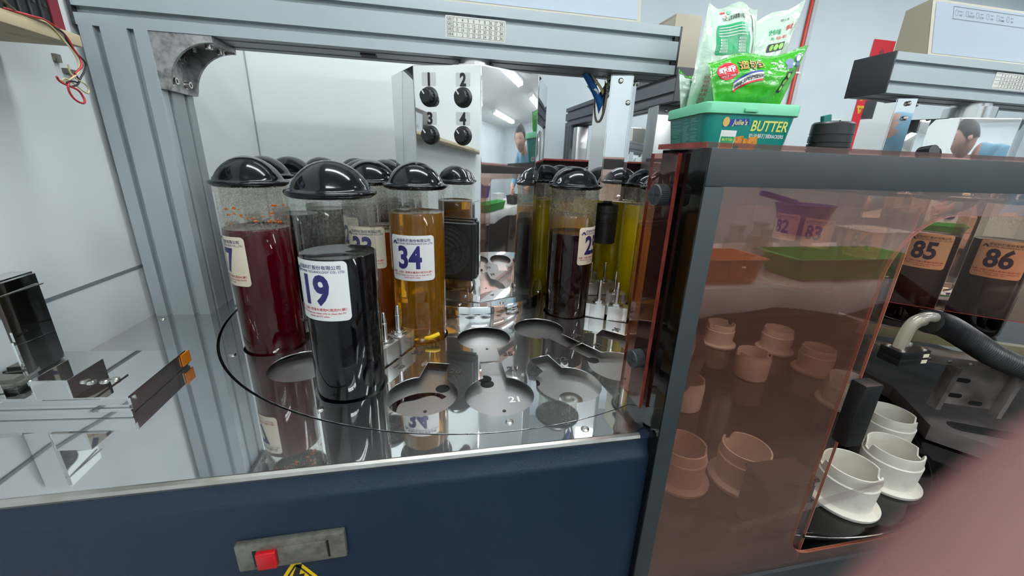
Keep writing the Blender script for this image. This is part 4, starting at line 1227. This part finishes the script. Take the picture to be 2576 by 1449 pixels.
obj('printed_crackers', cr, biscuit, tb_)
s1 = tubside(.0008)
st = MB()
rnd = random.Random(5)
for col, (a0_, a1_) in enumerate(((-.056, -.012), (-.007, .02), (.024, .054))):
    z = .074
    while z > .008:
        l = a0_ + (a1_ - a0_) * rnd.uniform(.55, 1)
        st.flat([(a0_, z), (l, z), (l, z + .0011), (a0_, z + .0011)], s1)
        z -= .0027 if rnd.random() < .85 else .006
st.text('Julie', .006, .04, .02, s1, .01)
obj('side_text', st, mat('faint_print', (120, 190, 180), .5), tb_)
bc = MB()
x = .03
while x < .052:
    wd = rnd.choice((.0006, .0012, .0018)); bc.flat([(x, .006), (x + wd, .006), (x + wd, .016), (x, .016)], tubside(.0012)); x += wd + rnd.choice((.0006, .0012))
obj('barcode', MB().flat([(.028, .004), (.054, .004), (.054, .018), (.028, .018)], s1), whitep, tb_)
obj('barcode_bars', bc, inkk, tb_)

def bag(name, label, corners, bulge, m, y_back=.03, crimp=(.06, .05), wave=0, nseed=1, sag=0):
    """pillow bag: corners (tl, tr, br, bl) in world; returns thing, mapping function for prints on the front"""
    tl, tr, br, bl = [Vector(c_) for c_ in corners]
    cen = (tl + tr + br + bl) / 4
    nrm = (tr - tl + br - bl).cross(tl - bl + tr - br).normalized()
    if nrm.y > 0: nrm = -nrm
    rn = random.Random(nseed)
    ph = [rn.uniform(0, 6.28) for _ in range(6)]
    def base(u, v):
        p = (bl * (1 - u) + br * u) * (1 - v) + (tl * (1 - u) + tr * u) * v
        return p
    def th(u, v):
        vv = min(max((v - crimp[0]) / (1 - crimp[0] - crimp[1]), 0), 1)
        e = (max(sin(pi * u), 0) ** .6) * (max(sin(pi * vv), 0) ** .65)
        wr = .0022 * sin(11 * u + ph[0] + 3 * v) * sin(7 * v + ph[1]) + .0014 * sin(23 * u - 9 * v + ph[2]) + .001 * sin(31 * v + 7 * u + ph[3])
        return bulge * e + wr * min(1, e * 2)
    def dv(u, v):
        return Vector((0, 0, sag * sin(pi * u) * (1 if v > .5 else 0) * (v - .5) * 2)) + Vector((0, .004 * sin(pi * 2 * u + ph[4]) * v * wave, .006 * sin(pi * 3 * u + ph[5]) * (v ** 3) * wave))
    def front(u, v, off=0): return tuple(base(u, v) + dv(u, v) + nrm * (th(u, v) + off))
    def back(u, v): return tuple(base(u, v) + dv(u, v) - nrm * th(u, v) * .8)
    nu, nv = 26, 26
    mb = MB(); vs = []
    for fn_ in (front, back):
        for j in range(nv + 1):
            for i in range(nu + 1): vs.append(fn_(i / nu, j / nv))
    N = (nu + 1) * (nv + 1)
    fs = []
    for s_ in (0, 1):
        for j in range(nv):
            for i in range(nu):
                a = s_ * N + j * (nu + 1) + i
                q = (a, a + 1, a + nu + 2, a + nu + 1)
                fs.append(q if s_ == 0 else q[::-1])
    mb.add(vs, fs)
    me = mb.mesh(name, m, 70)
    bm = bmesh.new(); bm.from_mesh(me); bmesh.ops.remove_doubles(bm, verts=bm.verts, dist=.0002); bm.to_mesh(me); bm.free()
    t = thing('snack_bag', label, 'snack bag', tuple((bl + br) / 2), 0, 'snack bags on the tub')
    o = part('bag_film', me, None, t)
    return t, front, o
# front green bag
tC, fC, oC = bag('bagC', 'bright green snack bag with a red round badge lying in front on the tub lid', [(.505, .738, .535), (.724, .748, .572), (.680, .735, .4665), (.530, .730, .4605)], .026, bagg, wave=1, nseed=2, crimp=(.02, .07))
m1, m2, m3, m4 = [(lambda o_: (lambda u, v: fC(u, v, o_)))(q) for q in (.0010, .0016, .0022, .0028)]
K = dict(cut=.06, cuty=.06)
def el(x, y, rx, ry, n=28): return circle(x, y, rx, n, ry)
bd = part('red_badge', MB().flat(el(.14, .68, .092, .20), m1, **K), redp, tC, 0)
sub('badge_text', MB().text('乖乖', .17, .14, .64, m2, .025, sx=.46, **K).text('SINCE 1968', .055, .14, .545, m2, .01, sx=.45, **K), whitep, bd, 0)
tt2 = part('title_outline', MB().text('造句包', .19, .39, .66, m1, .06, sx=.5, **K), inkk, tC, 0)
sub('title_text', MB().text('造句包', .19, .39, .66, m2, .01, sx=.5, **K), gold, tt2, 0)
def arcband(x0, x1, y0, y1, d0, d1, n=14):
    lo = []; hi = []
    for k in range(n + 1):
        t = k / n; x = x0 + (x1 - x0) * t; y = y0 + (y1 - y0) * (1 - (1 - t) ** 2)
        lo.append((x, y + d0)); hi.append((x, y + d1))
    return lo + hi[::-1]
bn_ = part('white_banner', MB().flat(arcband(.17, .50, .22, .42, .015, .165), m1, **K), whitep, tC, 0)
sub('banner_stripe', MB().flat(arcband(.17, .50, .22, .42, -.02, .02), m2, **K), redp, bn_, 0)
sub('banner_stripe', MB().flat(arcband(.17, .50, .22, .42, .16, .195), m2, **K), bluep, bn_, 0)
bt = MB()
for k, ch in enumerate('法國進口非基因改造玉米'):
    t = (k + .5) / 11; x = .175 + .32 * t; y = .22 + .20 * (1 - (1 - t) ** 2) + .05
    bt.text(ch, .085, x, y, m2, .012, sx=.5, **K)
sub('banner_text', bt, inkk, bn_, 0)
em1 = part('silver_emblem', MB().flat(el(.80, .76, .045, .075), m1, **K).flat([(.765, .62), (.835, .62), (.825, .72), (.775, .72)], m1, **K), greyb, tC, 0)
em2 = part('blue_emblem', MB().flat(el(.905, .80, .045, .075), m1, **K).flat([(.87, .64), (.93, .64), (.925, .74), (.885, .74)], m1, **K), bluep, tC, 0)
sub('emblem_ring', MB().flat(el(.905, .80, .032, .055), m2, **K), whitep, em2, 0)
part('tick_mark', MB().flat([(.60, .80), (.655, .80), (.655, .64), (.637, .64), (.637, .765), (.60, .765)], m1).text('驗證', .07, .70, .66, m1, .015, sx=.5, **K), whitep, tC, 0)
tl_ = part('signal_bar', MB().flat([(.765, .20), (.835, .20), (.885, .56), (.80, .56)], m1, **K), inkk, tC, 0)
sub('signal_light', MB().flat(el(.802, .27, .026, .044), m2).flat(el(.818, .38, .026, .044), m2).flat(el(.836, .49, .026, .044), m2), lime, tl_, 0)
# large pale bag, back side towards the camera
tA, fA, oA = bag('bagA', 'large pale green snack bag standing upright with a green text panel', [(.538, .808, .648), (.652, .813, .656), (.668, .803, .4665), (.516, .798, .461)], .028, bagw, wave=1, nseed=4, crimp=(.02, .05))
a1_, a2_ = [(lambda o_: (lambda u, v: fA(u, v, o_)))(q) for q in (.001, .0016)]
pa = part('green_panel', MB().flat(rrect(.17, .70, .50, .80, .03), a1_, **K), bagdark, tA, 0)
pt = MB()
rnd = random.Random(9)
for k in range(4): pt.flat([(.2, .765 - k * .028), (.2 + .46 * rnd.uniform(.8, 1), .765 - k * .028), (.66, .772 - k * .028), (.2, .772 - k * .028)], a2_, **K)
for k in range(5):
    pt.text('●無添加色素', .03, .29, .635 - k * .029, a2_, 0, sx=.7, **K); pt.text('●純素可食用', .03, .57, .635 - k * .029, a2_, 0, sx=.7, **K)
sub('panel_text', pt, whitep, pa, 0)
part('header_text', MB().text('TAC 雙潔淨標章小知識', .052, .45, .845, a1_, .014, sx=.72, **K).text('榮獲ITQI國際風味獎', .045, .38, .41, a1_, .012, sx=.7, **K), inkk, tA, 0)
part('leaf_logo', MB().flat([(.24, .955), (.33, .955), (.33, .885), (.305, .885), (.305, .935), (.24, .935)], a1_), redp, tA, 0)
part('leaf_logo', MB().flat(el(.37, .93, .035, .022), a1_), bagdark, tA, 0)
sm_ = part('back_seam', MB().flat([(.80, .04), (.86, .04), (.84, .93), (.79, .93)], lambda u, v: fA(u, v, .002), **K), foil_seam, tA, 0)
sq = MB()
for k in range(7):
    sq.text('1 2 3 3 1 7', .035, .17, .30 - k * .042, a1_, 0, sx=.7, **K)
part('song_numbers', sq, inkb, tA, 0)
sq = MB()
for k in range(7): sq.text('乖乖 乖乖', .026, .17, .282 - k * .042, a1_, .01, sx=.8, **K)
part('song_words', sq, inkr, tA, 0)
# pale bag behind at right
tB, fB, oB = bag('bagB', 'pale green snack bag leaning behind at the right with a black signal bar', [(.672, .862, .640), (.812, .87, .700), (.745, .85, .4665), (.645, .845, .4645)], .018, bagw, wave=.6, nseed=6, crimp=(.02, .06))
b1_, b2_, b3_ = [(lambda o_: (lambda u, v: fB(u, v, o_)))(q) for q in (.001, .0016, .0022)]
part('green_text', MB().text('綠色金順', .062, .53, .76, b1_, .02, sx=1.0, **K).text('財氣', .036, .48, .705, b1_, .01, sx=1.0, **K), bagdark, tB, 0)
part('red_text', MB().text('乖乖', .062, .78, .775, b1_, .02, sx=1.0, **K).text('春風順一直行', .036, .66, .705, b1_, .01, sx=.95, **K), inkr, tB, 0)
part('date_stamp', MB().text('2025.11.18', .032, .66, .885, b1_, .01, sx=1.1, **K), inkk, tB, 0)
sb = part('signal_bar', MB().flat(rrect(.42, .76, .585, .665, .02), b1_, **K), inkk, tB, 0)
sub('signal_light', MB().flat(el(.50, .625, .042, .03), b2_).flat(el(.60, .625, .042, .03), b2_).flat(el(.69, .625, .042, .03), b2_), lime, sb, 0)
# small bag at left
tD, fD, oD = bag('bagD', 'small pale snack bag squeezed at the left rear of the tub lid', [(.512, .838, .536), (.568, .842, .520), (.585, .83, .4655), (.520, .825, .4635)], .014, bagw, wave=.5, nseed=8)
part('green_panel', MB().flat(rrect(.3, .9, .35, .78, .06), lambda u, v: fD(u, v, .001), **K), bagdark, tD, 0)
part('green_edge', MB().flat([(0, .9), (1, .9), (1, .99), (0, .99)], lambda u, v: fD(u, v, .0012), .1), bagg, tD, 0)

# ================================================================== third machine in the far background
m3x = .752
g3 = thing('rear_gantry', 'distant grey slotted gantry running towards the far wall behind the steel column', 'gantry', (m3x + .05, 2.2, 0))
P = profile_poly(.105, BZ1 - BZ0, [.027, .078], [.0235, .0705])
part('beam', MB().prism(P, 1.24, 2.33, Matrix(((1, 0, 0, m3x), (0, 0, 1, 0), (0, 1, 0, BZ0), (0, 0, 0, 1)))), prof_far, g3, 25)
part('end_cap', MB().box(m3x - .001, m3x + .106, 1.2355, 1.24, BZ0 - .001, BZ1 + .001), capm, g3)
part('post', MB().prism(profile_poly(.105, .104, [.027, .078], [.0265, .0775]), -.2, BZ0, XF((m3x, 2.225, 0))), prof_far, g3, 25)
b3 = part('corner_bracket', MB().prism([(-.036, -.07), (.036, -.07), (.04, -.01), (.026, .014), (-.026, .014), (-.04, -.01)], 0, .03, XF((m3x + .052, 2.222, .50)) @ RX(90)), cast, g3, 25)
o_ = MB()
for x, z in ((-.02, -.005), (.02, -.005), (-.02, -.055), (.02, -.055)): o_.lathe([(.008, 0), (.008, .004), (.004, .004), (.004, .002), (0, .002)], 14, XF((m3x + .052 + x, 2.192, .50 + z)) @ RX(90))
sub('bracket_bolt', o_, bolt, b3)
ar3 = thing('rear_steel_column', 'distant plain steel column under the rear gantry beam next to the tub', 'dispensing arm', (.79, 1.36, .54))
part('steel_column', MB().box(.757, .84, 1.33, 1.40, .20, BZ0, bev=.002), brush, ar3)
part('screw', dome_screw((.785, 1.329, .525), (0, -1, 0)), bolt, ar3)
tw3 = thing('rear_tower', 'distant polished steel box tower seen just right of the hanging steel column', 'tower', (.82, 1.75, 0))
part('tower_body', MB().box(.74, .92, 1.68, 1.85, -.1, .50, bev=.003), mirror, tw3, 30)
pl3 = thing('rear_column', 'distant pale steel column beside the bracket of the rear gantry', 'column', (.75, 2.05, .3))
part('column_body', MB().box(.722, .78, 2.03, 2.09, -.1, .52, bev=.002), brush, pl3)
bx3 = thing('rear_box', 'distant beige box showing past the right end of the main beam', 'control box', (.86, 1.45, BZ1))
part('housing', MB().box(.757, .85, 1.30, 1.44, BZ1, .80, bev=.003), beige, bx3)
part('front_panel', MB().box(.756, .7572, 1.308, 1.432, BZ1 + .01, .79), beige2, bx3, 0)
sc3 = thing('rear_screen', 'dark tinted acrylic screen with red top edge behind the far bottles', 'screen', (.8, 1.56, 0))
part('screen_sheet', MB().box(.30, 2.3, 1.558, 1.562, -.1, .351), mat('dark_red_screen', (38, 22, 22), .08, var=(9, (22, 16, 16), .3, .7)), sc3, 0)  # right of the far bottles this is an added stretch, darkening the acrylic view
part('screen_edge', MB().box(.30, 2.3, 1.55, 1.57, .351, .3575), edge_red, sc3, 0)
part('screen_knob', MB().cyl(.014, 0, .012, 24, XF((.44, 1.558, .315)) @ RX(90)), blackp, sc3)

# wall items on the far wall
pp = thing('wall_conduit', 'thin red tube beside a white conduit running up the far wall', 'conduit', (2.47, 2.59, .36))
part('red_tube', MB().tube([(2.465, 2.588, .36), (2.465, 2.588, 1.0), (2.465, 2.588, CZ)], .010, 10, smooth=0), mat('red_tube', (214, 66, 40), .4), pp)
part('white_conduit', MB().box(2.482, 2.512, 2.585, 2.60, .36, CZ), mat('conduit_white', (196, 198, 200), .5), pp, 0)
part('tube_clip', MB().box(2.45, 2.49, 2.574, 2.6, .98, .99).box(2.45, 2.49, 2.574, 2.6, .50, .51), white, pp, 0)
cp = thing('red_couplet', 'red paper couplet with gold characters on the far wall behind the right beam', 'paper banner', (3.15, 2.598, .6))
fw_ = lambda y: (lambda a, b: (a, y, b))
part('red_paper', MB().flat([(3.05, .50), (3.24, .50), (3.24, 1.24), (3.05, 1.24)], fw_(2.597)), redp, cp, 0)
part('gold_text', MB().text('平', .125, 3.115, .715, fw_(2.5955), .03).text('安', .13, 3.125, .86, fw_(2.5955), .03).text('人', .13, 3.125, 1.0, fw_(2.5955), .03), mat('gold_foil', (226, 170, 50), .35), cp, 0)
part('gold_stripe', MB().flat([(3.195, .50), (3.205, .50), (3.205, .96), (3.195, .96)], fw_(2.5955)), mat('gold_foil', (226, 170, 50), .35), cp, 0)
part('seal_mark', MB().flat([(3.12, 1.12), (3.16, 1.10), (3.175, 1.14), (3.145, 1.19), (3.12, 1.16)], fw_(2.5955)), mat('maroon_seal', (120, 30, 50), .5), cp, 0)

# ================================================================== bench behind the photographer (seen in the reflections)
tbl = thing('work_bench', 'bench under white cloth reflected in the salmon acrylic', 'bench', (2.2, -.85, FZ))
clm = MB(); nu, nv = 40, 10
pts_ = []
for i in range(nu + 1):
    x = .75 + 3.3 * i / nu
    for yy, zz in ((-1.3, -.09), (-.5, -.09), (-.485, -.1), (-.48 + .012 * sin(i * 1.3), -.20 - .02 * sin(i * .7))): pts_.append((x, yy, zz + .003 * sin(i * 2.1)))
clm.add(pts_, [(4 * i + j, 4 * i + 4 + j, 4 * i + 5 + j, 4 * i + 1 + j) for i in range(nu) for j in range(3)])
part('white_cloth', clm, clothw, tbl, 60)
part('bench_frame', MB().box(.78, 4.0, -1.28, -.52, -.13, -.10).box(.8, .86, -.6, -.54, FZ, -.13).box(3.9, 3.96, -.6, -.54, FZ, -.13).box(2.3, 2.36, -.6, -.54, FZ, -.13).box(.78, 4.0, -1.27, -1.24, FZ, -.13), mat('bench_brown', (90, 68, 58), .6), tbl, 0)
def tray_box(name, label, cat, x, y, sx, sy, h, mt, z=-.086):
    t = thing(name, label, cat, (x, y, z))
    n = 24
    o1, i1 = [], []
    def ring(s): return rrect(-sx * s, sx * s, -sy * s, sy * s, min(sx, sy) * .2)
    obj(name + '_body', loft([(ring(.86), 0), (ring(.98), h), (ring(1.04), h), (ring(1.04), h - .006), (ring(1.0), h - .008), (ring(.96), h * .99), (ring(.84), .004)]), mt, t, 40)
    return t
tray_box('plastic_basket', 'green plastic basket reflected in the salmon acrylic', 'basket', 1.74, -.62, .32, .12, .095, greenb)
tray_box('orange_container', 'orange plastic container reflected near the charcoal post', 'container', 1.12, -.60, .15, .10, .10, orangeb)
tray_box('white_container', 'white plastic tub reflected above the green basket', 'container', 2.22, -.86, .12, .10, .16, white)
tray_box('dark_container', 'black crate reflected in the polished tower', 'container', 2.65, -.65, .22, .14, .12, blackp)
dp_ = thing('water_dipper', 'violet plastic dipper with handle reflected in the salmon acrylic', 'dipper', (1.86, -.95, -.086))
obj('dipper_cup', MB().lathe([(0, .12), (.09, .12), (.13, .27), (.135, .27), (.128, .262), (.088, .126), (0, .126)], 32), purple, dp_)
obj('dipper_handle', MB().box(-.33, -.12, -.018, .018, .245, .27, RY(12), bev=.006), purple, dp_)
obj('dipper_stand', MB().cyl(.07, 0, .12, 24), white, dp_)
jar_me = MB().lathe([(0, 0), (.035, 0), (.038, .006), (.038, .09), (.024, .115), (.024, .14), (.028, .142), (.028, .15), (0, .15)], 24).mesh('jar_body', glassj)
for k, (x, y, s, ds) in enumerate(((1.335, -.66, 1.1, 'nearest the orange container'), (1.36, -.80, 1.25, 'second from the orange container'), (1.52, -.84, 1.3, 'behind the green basket'), (1.62, -.90, 1.0, 'beside the violet dipper'))):
    t = thing('glass_jar', 'clear glass jar on the cloth ' + ds, 'jar', (x, y, -.086), 0, 'glass jars on the bench')
    o = obj('jar_body', jar_me, None, t); o.scale = (s, s, s)

# ================================================================== photographer: fingertip over the lens corner
def cam_pt(x, y, d): return CAM_POS + r2 * x + u2 * y + fw * d
fing = thing('person', 'blurred pink fingertip of the photographer covering the lower right lens corner', 'person', tuple(cam_pt(.0265, -.0195, .0135)))
axis = [(.0562, .0092, .010), (.0442, .0007, .0115), (.0342, -.0068, .0128), (.0257, -.0140, .0135), (.0177, -.0210, .0136), (.0127, -.0250, .0134), (.0097, -.0276, .0130)]
rad_ = [.0088, .0085, .0083, .0084, .0079, .0062, .0018]
def interp(t):
    q = t * (len(rad_) - 1); i = min(int(q), len(rad_) - 2); f = q - i
    return rad_[i] * (1 - f) + rad_[i + 1] * f

fm = MB().tube([tuple(cam_pt(*a)) for a in axis], interp, 24, smooth=6)
part('finger', fm, skinr, fing, 80)
# bystander near the bench, seen only in the mirror of the upper right tower; skeleton grown into one skin
man = thing('person', 'person in a light blue shirt leaning over, mirrored in the upper right steel tower', 'person', (2.05, .06, FZ))
J = {'pelvis': (2.06, .06, .0, .14), 'belly': (1.99, .065, .20, .135), 'chest': (1.83, .075, .44, .15), 'neck0': (1.69, .085, .545, .07), 'neck': (1.635, .09, .575, .055),
     'shR': (1.79, .225, .50, .068), 'elR': (1.70, .245, .26, .048), 'wrR': (1.55, .20, .19, .03), 'paR': (1.51, .19, .18, .033),
     'shL': (1.79, -.075, .50, .068), 'elL': (1.70, -.10, .26, .048), 'wrL': (1.55, -.05, .19, .03), 'paL': (1.51, -.04, .18, .033),
     'hiR': (2.07, .16, -.08, .1), 'knR': (2.03, .17, -.46, .064), 'anR': (2.08, .17, -.80, .044), 'toR': (1.95, .18, -.825, .035),
     'hiL': (2.07, -.04, -.08, .1), 'knL': (2.03, -.05, -.46, .064), 'anL': (2.08, -.05, -.80, .044), 'toL': (1.95, -.06, -.825, .035)}
E_ = [('pelvis', 'belly'), ('belly', 'chest'), ('chest', 'neck0'), ('neck0', 'neck'), ('chest', 'shR'), ('shR', 'elR'), ('elR', 'wrR'), ('wrR', 'paR'), ('chest', 'shL'), ('shL', 'elL'), ('elL', 'wrL'), ('wrL', 'paL'),
      ('pelvis', 'hiR'), ('hiR', 'knR'), ('knR', 'anR'), ('anR', 'toR'), ('pelvis', 'hiL'), ('hiL', 'knL'), ('knL', 'anL'), ('anL', 'toL')]
for sd_, mx in (('R', 1), ('L', -1)):
    pa = J['pa' + sd_]
    for nm_, dz, ln in (('mi', -.004, 1.0), ('ri', -.020, .95), ('pi', -.036, .8)):
        J[nm_ + 'a' + sd_] = (pa[0] + .008 * mx, pa[1] + .034, pa[2] + dz, .0092)
        J[nm_ + 'b' + sd_] = (pa[0] - .004 * mx, pa[1] + .060 * ln, pa[2] + dz, .0086)
        J[nm_ + 'c' + sd_] = (pa[0] - .026 * mx, pa[1] + .062 * ln, pa[2] + dz, .0075)
        E_ += [('pa' + sd_, nm_ + 'a' + sd_), (nm_ + 'a' + sd_, nm_ + 'b' + sd_), (nm_ + 'b' + sd_, nm_ + 'c' + sd_)]
    J['th1' + sd_] = (pa[0] - .022 * mx, pa[1] - .006, pa[2] + .030, .011); J['th2' + sd_] = (pa[0] - .044 * mx, pa[1] + .004, pa[2] + .040, .009)
    E_ += [('pa' + sd_, 'th1' + sd_), ('th1' + sd_, 'th2' + sd_)]
J['in1L'] = (J['paL'][0] - .006, J['paL'][1] + .036, J['paL'][2] + .018, .0092); J['in2L'] = (J['paL'][0] + .010, J['paL'][1] + .058, J['paL'][2] + .020, .0082)
E_ += [('paL', 'in1L'), ('in1L', 'in2L')]
J['in1R'] = (J['paR'][0] + .006, J['paR'][1] + .036, J['paR'][2] + .018, .0092); J['in2R'] = (J['paR'][0] - .010, J['paR'][1] + .058, J['paR'][2] + .020, .0082)
E_ += [('paR', 'in1R'), ('in1R', 'in2R')]
names = list(J)
bme = bpy.data.meshes.new('body_skeleton')
bme.from_pydata([J[k][:3] for k in names], [(names.index(a), names.index(b)) for a, b in E_], [])
bo = bpy.data.objects.new('body_skeleton', bme); C.objects.link(bo)
md = bo.modifiers.new('skin', 'SKIN')
for v_, k in zip(bme.skin_vertices[0].data, names):
    v_.radius = (J[k][3], J[k][3]); v_.use_root = k == 'pelvis'
sb_ = bo.modifiers.new('sub', 'SUBSURF'); sb_.levels = 2; sb_.render_levels = 2
dg_ = bpy.context.evaluated_depsgraph_get()
ev = bo.evaluated_get(dg_); em2_ = ev.to_mesh()
fm = MB()
bv = [v_.co.copy() for v_ in em2_.vertices]; bfaces = [tuple(p_.vertices) for p_ in em2_.polygons]
ev.to_mesh_clear(); bpy.data.objects.remove(bo)
for f_ in bfaces: pass
grp = {0: [], 1: [], 2: []}
for f_ in bfaces:
    c_ = sum((bv[i_] for i_ in f_), Vector()) / len(f_)
    hand_ = c_.x < 1.60 and c_.z < .4
    grp[0 if (hand_ or c_.x < 1.668 and c_.z > .5) else (2 if c_.z < -.02 else 1)].append(f_)
for k_, m_ in ((0, skin), (1, shirt), (2, cloth_d)):
    used = sorted({i_ for f_ in grp[k_] for i_ in f_}); ix = {a_: b_ for b_, a_ in enumerate(used)}
    fm.add([tuple(bv[i_]) for i_ in used], [tuple(ix[i_] for i_ in f_) for f_ in grp[k_]], None, m_)
# head: egg with brow, nose, ears, eyes, mouth; face towards +y and slightly down
hx = XF((1.545, .095, .632)) @ RZ(78) @ RX(-16)
hv, hf = [], []
for a_ in range(25):
    th = pi * a_ / 24
    for b_ in range(32):
        ph_ = 2 * pi * b_ / 32
        x_, y_, z_ = .076 * sin(th) * cos(ph_), .095 * sin(th) * sin(ph_), .118 * cos(th)
        if z_ < -.02: x_ *= 1 - .3 * (-z_ - .02) / .1; y_ = y_ * (1 - .12 * (-z_ - .02) / .1) + .008 * (-z_ / .118)
        fr = max(0, y_ / .095) ** 6
        y_ += fr * (.022 * math.exp(-((x_ / .013) ** 2 + ((z_ + .022) / .02) ** 2)) + .008 * math.exp(-((x_ / .05) ** 2 + ((z_ - .028) / .008) ** 2)) - .009 * math.exp(-(((abs(x_) - .03) / .014) ** 2 + ((z_ - .008) / .011) ** 2)) + .005 * math.exp(-((x_ / .024) ** 2 + ((z_ + .062) / .008) ** 2)))
        hv.append((x_, y_, z_))
for a_ in range(24):
    for b_ in range(32):
        hf.append((a_ * 32 + b_, (a_ + 1) * 32 + b_, (a_ + 1) * 32 + (b_ + 1) % 32, a_ * 32 + (b_ + 1) % 32))
fm.add(hv, hf, hx, skin)
for sx_ in (-1, 1):
    fm.lathe([(0, -.008), (.016, -.006), (.02, 0), (.014, .005), (0, .006)], 14, hx @ XF((.077 * sx_, -.004, -.012)) @ RY(78 * sx_) @ Matrix.Diagonal((.9, 1.5, 1, 1)).to_4x4() if False else hx @ XF((.077 * sx_, -.004, -.012)) @ RY(78 * sx_), skin)
part('body', fm, None, man, 80)
ey = MB()
for sx_ in (-1, 1): ey.lathe([(0, -.005), (.006, -.0035), (.009, 0), (.006, .0035), (0, .005)], 14, hx @ XF((.030 * sx_, .0765, .008)))
part('eyes', ey, mat('eye_dark', (40, 34, 32), .2), man, 80)
hr = MB(); hv2 = []
for a_ in range(13):
    th = (pi * .56) * a_ / 12
    for b_ in range(32):
        ph_ = 2 * pi * b_ / 32
        lim = 1 - .4 * (lambda q: q * q * (3 - 2 * q))(min(max((sin(ph_) - .1) / .7, 0), 1))
        t_h = th * lim
        hv2.append((.081 * sin(t_h) * cos(ph_), .101 * sin(t_h) * sin(ph_) - .003, .124 * cos(t_h)))
hr.add(hv2, [(a_ * 32 + b_, (a_ + 1) * 32 + b_, (a_ + 1) * 32 + (b_ + 1) % 32, a_ * 32 + (b_ + 1) % 32) for a_ in range(12) for b_ in range(32)], hx)
part('hair', hr, hair, man, 80)
nm = MB()
c0, c1 = cam_pt(.0187, -.0200, .0136), cam_pt(.0127, -.0246, .0134)
dd = (c1 - c0).normalized(); sd = dd.cross(fw).normalized(); nn_ = sd.cross(dd).normalized()
if nn_.dot(fw) < 0: nn_ = -nn_
nv_ = []
for i in range(7):
    for j in range(7):
        a = (i / 6 - .5) * 1.5; s_ = (c1 - c0).length * j / 6
        nv_.append(tuple(c0 + dd * s_ + (sd * sin(a) + nn_ * cos(a)) * (.0079 - .0012 * (j / 6) ** 2)))
nm.add(nv_, [(i * 7 + j, i * 7 + j + 1, (i + 1) * 7 + j + 1, (i + 1) * 7 + j) for i in range(6) for j in range(6)])
part('fingernail', nm, nail, fing, 80)
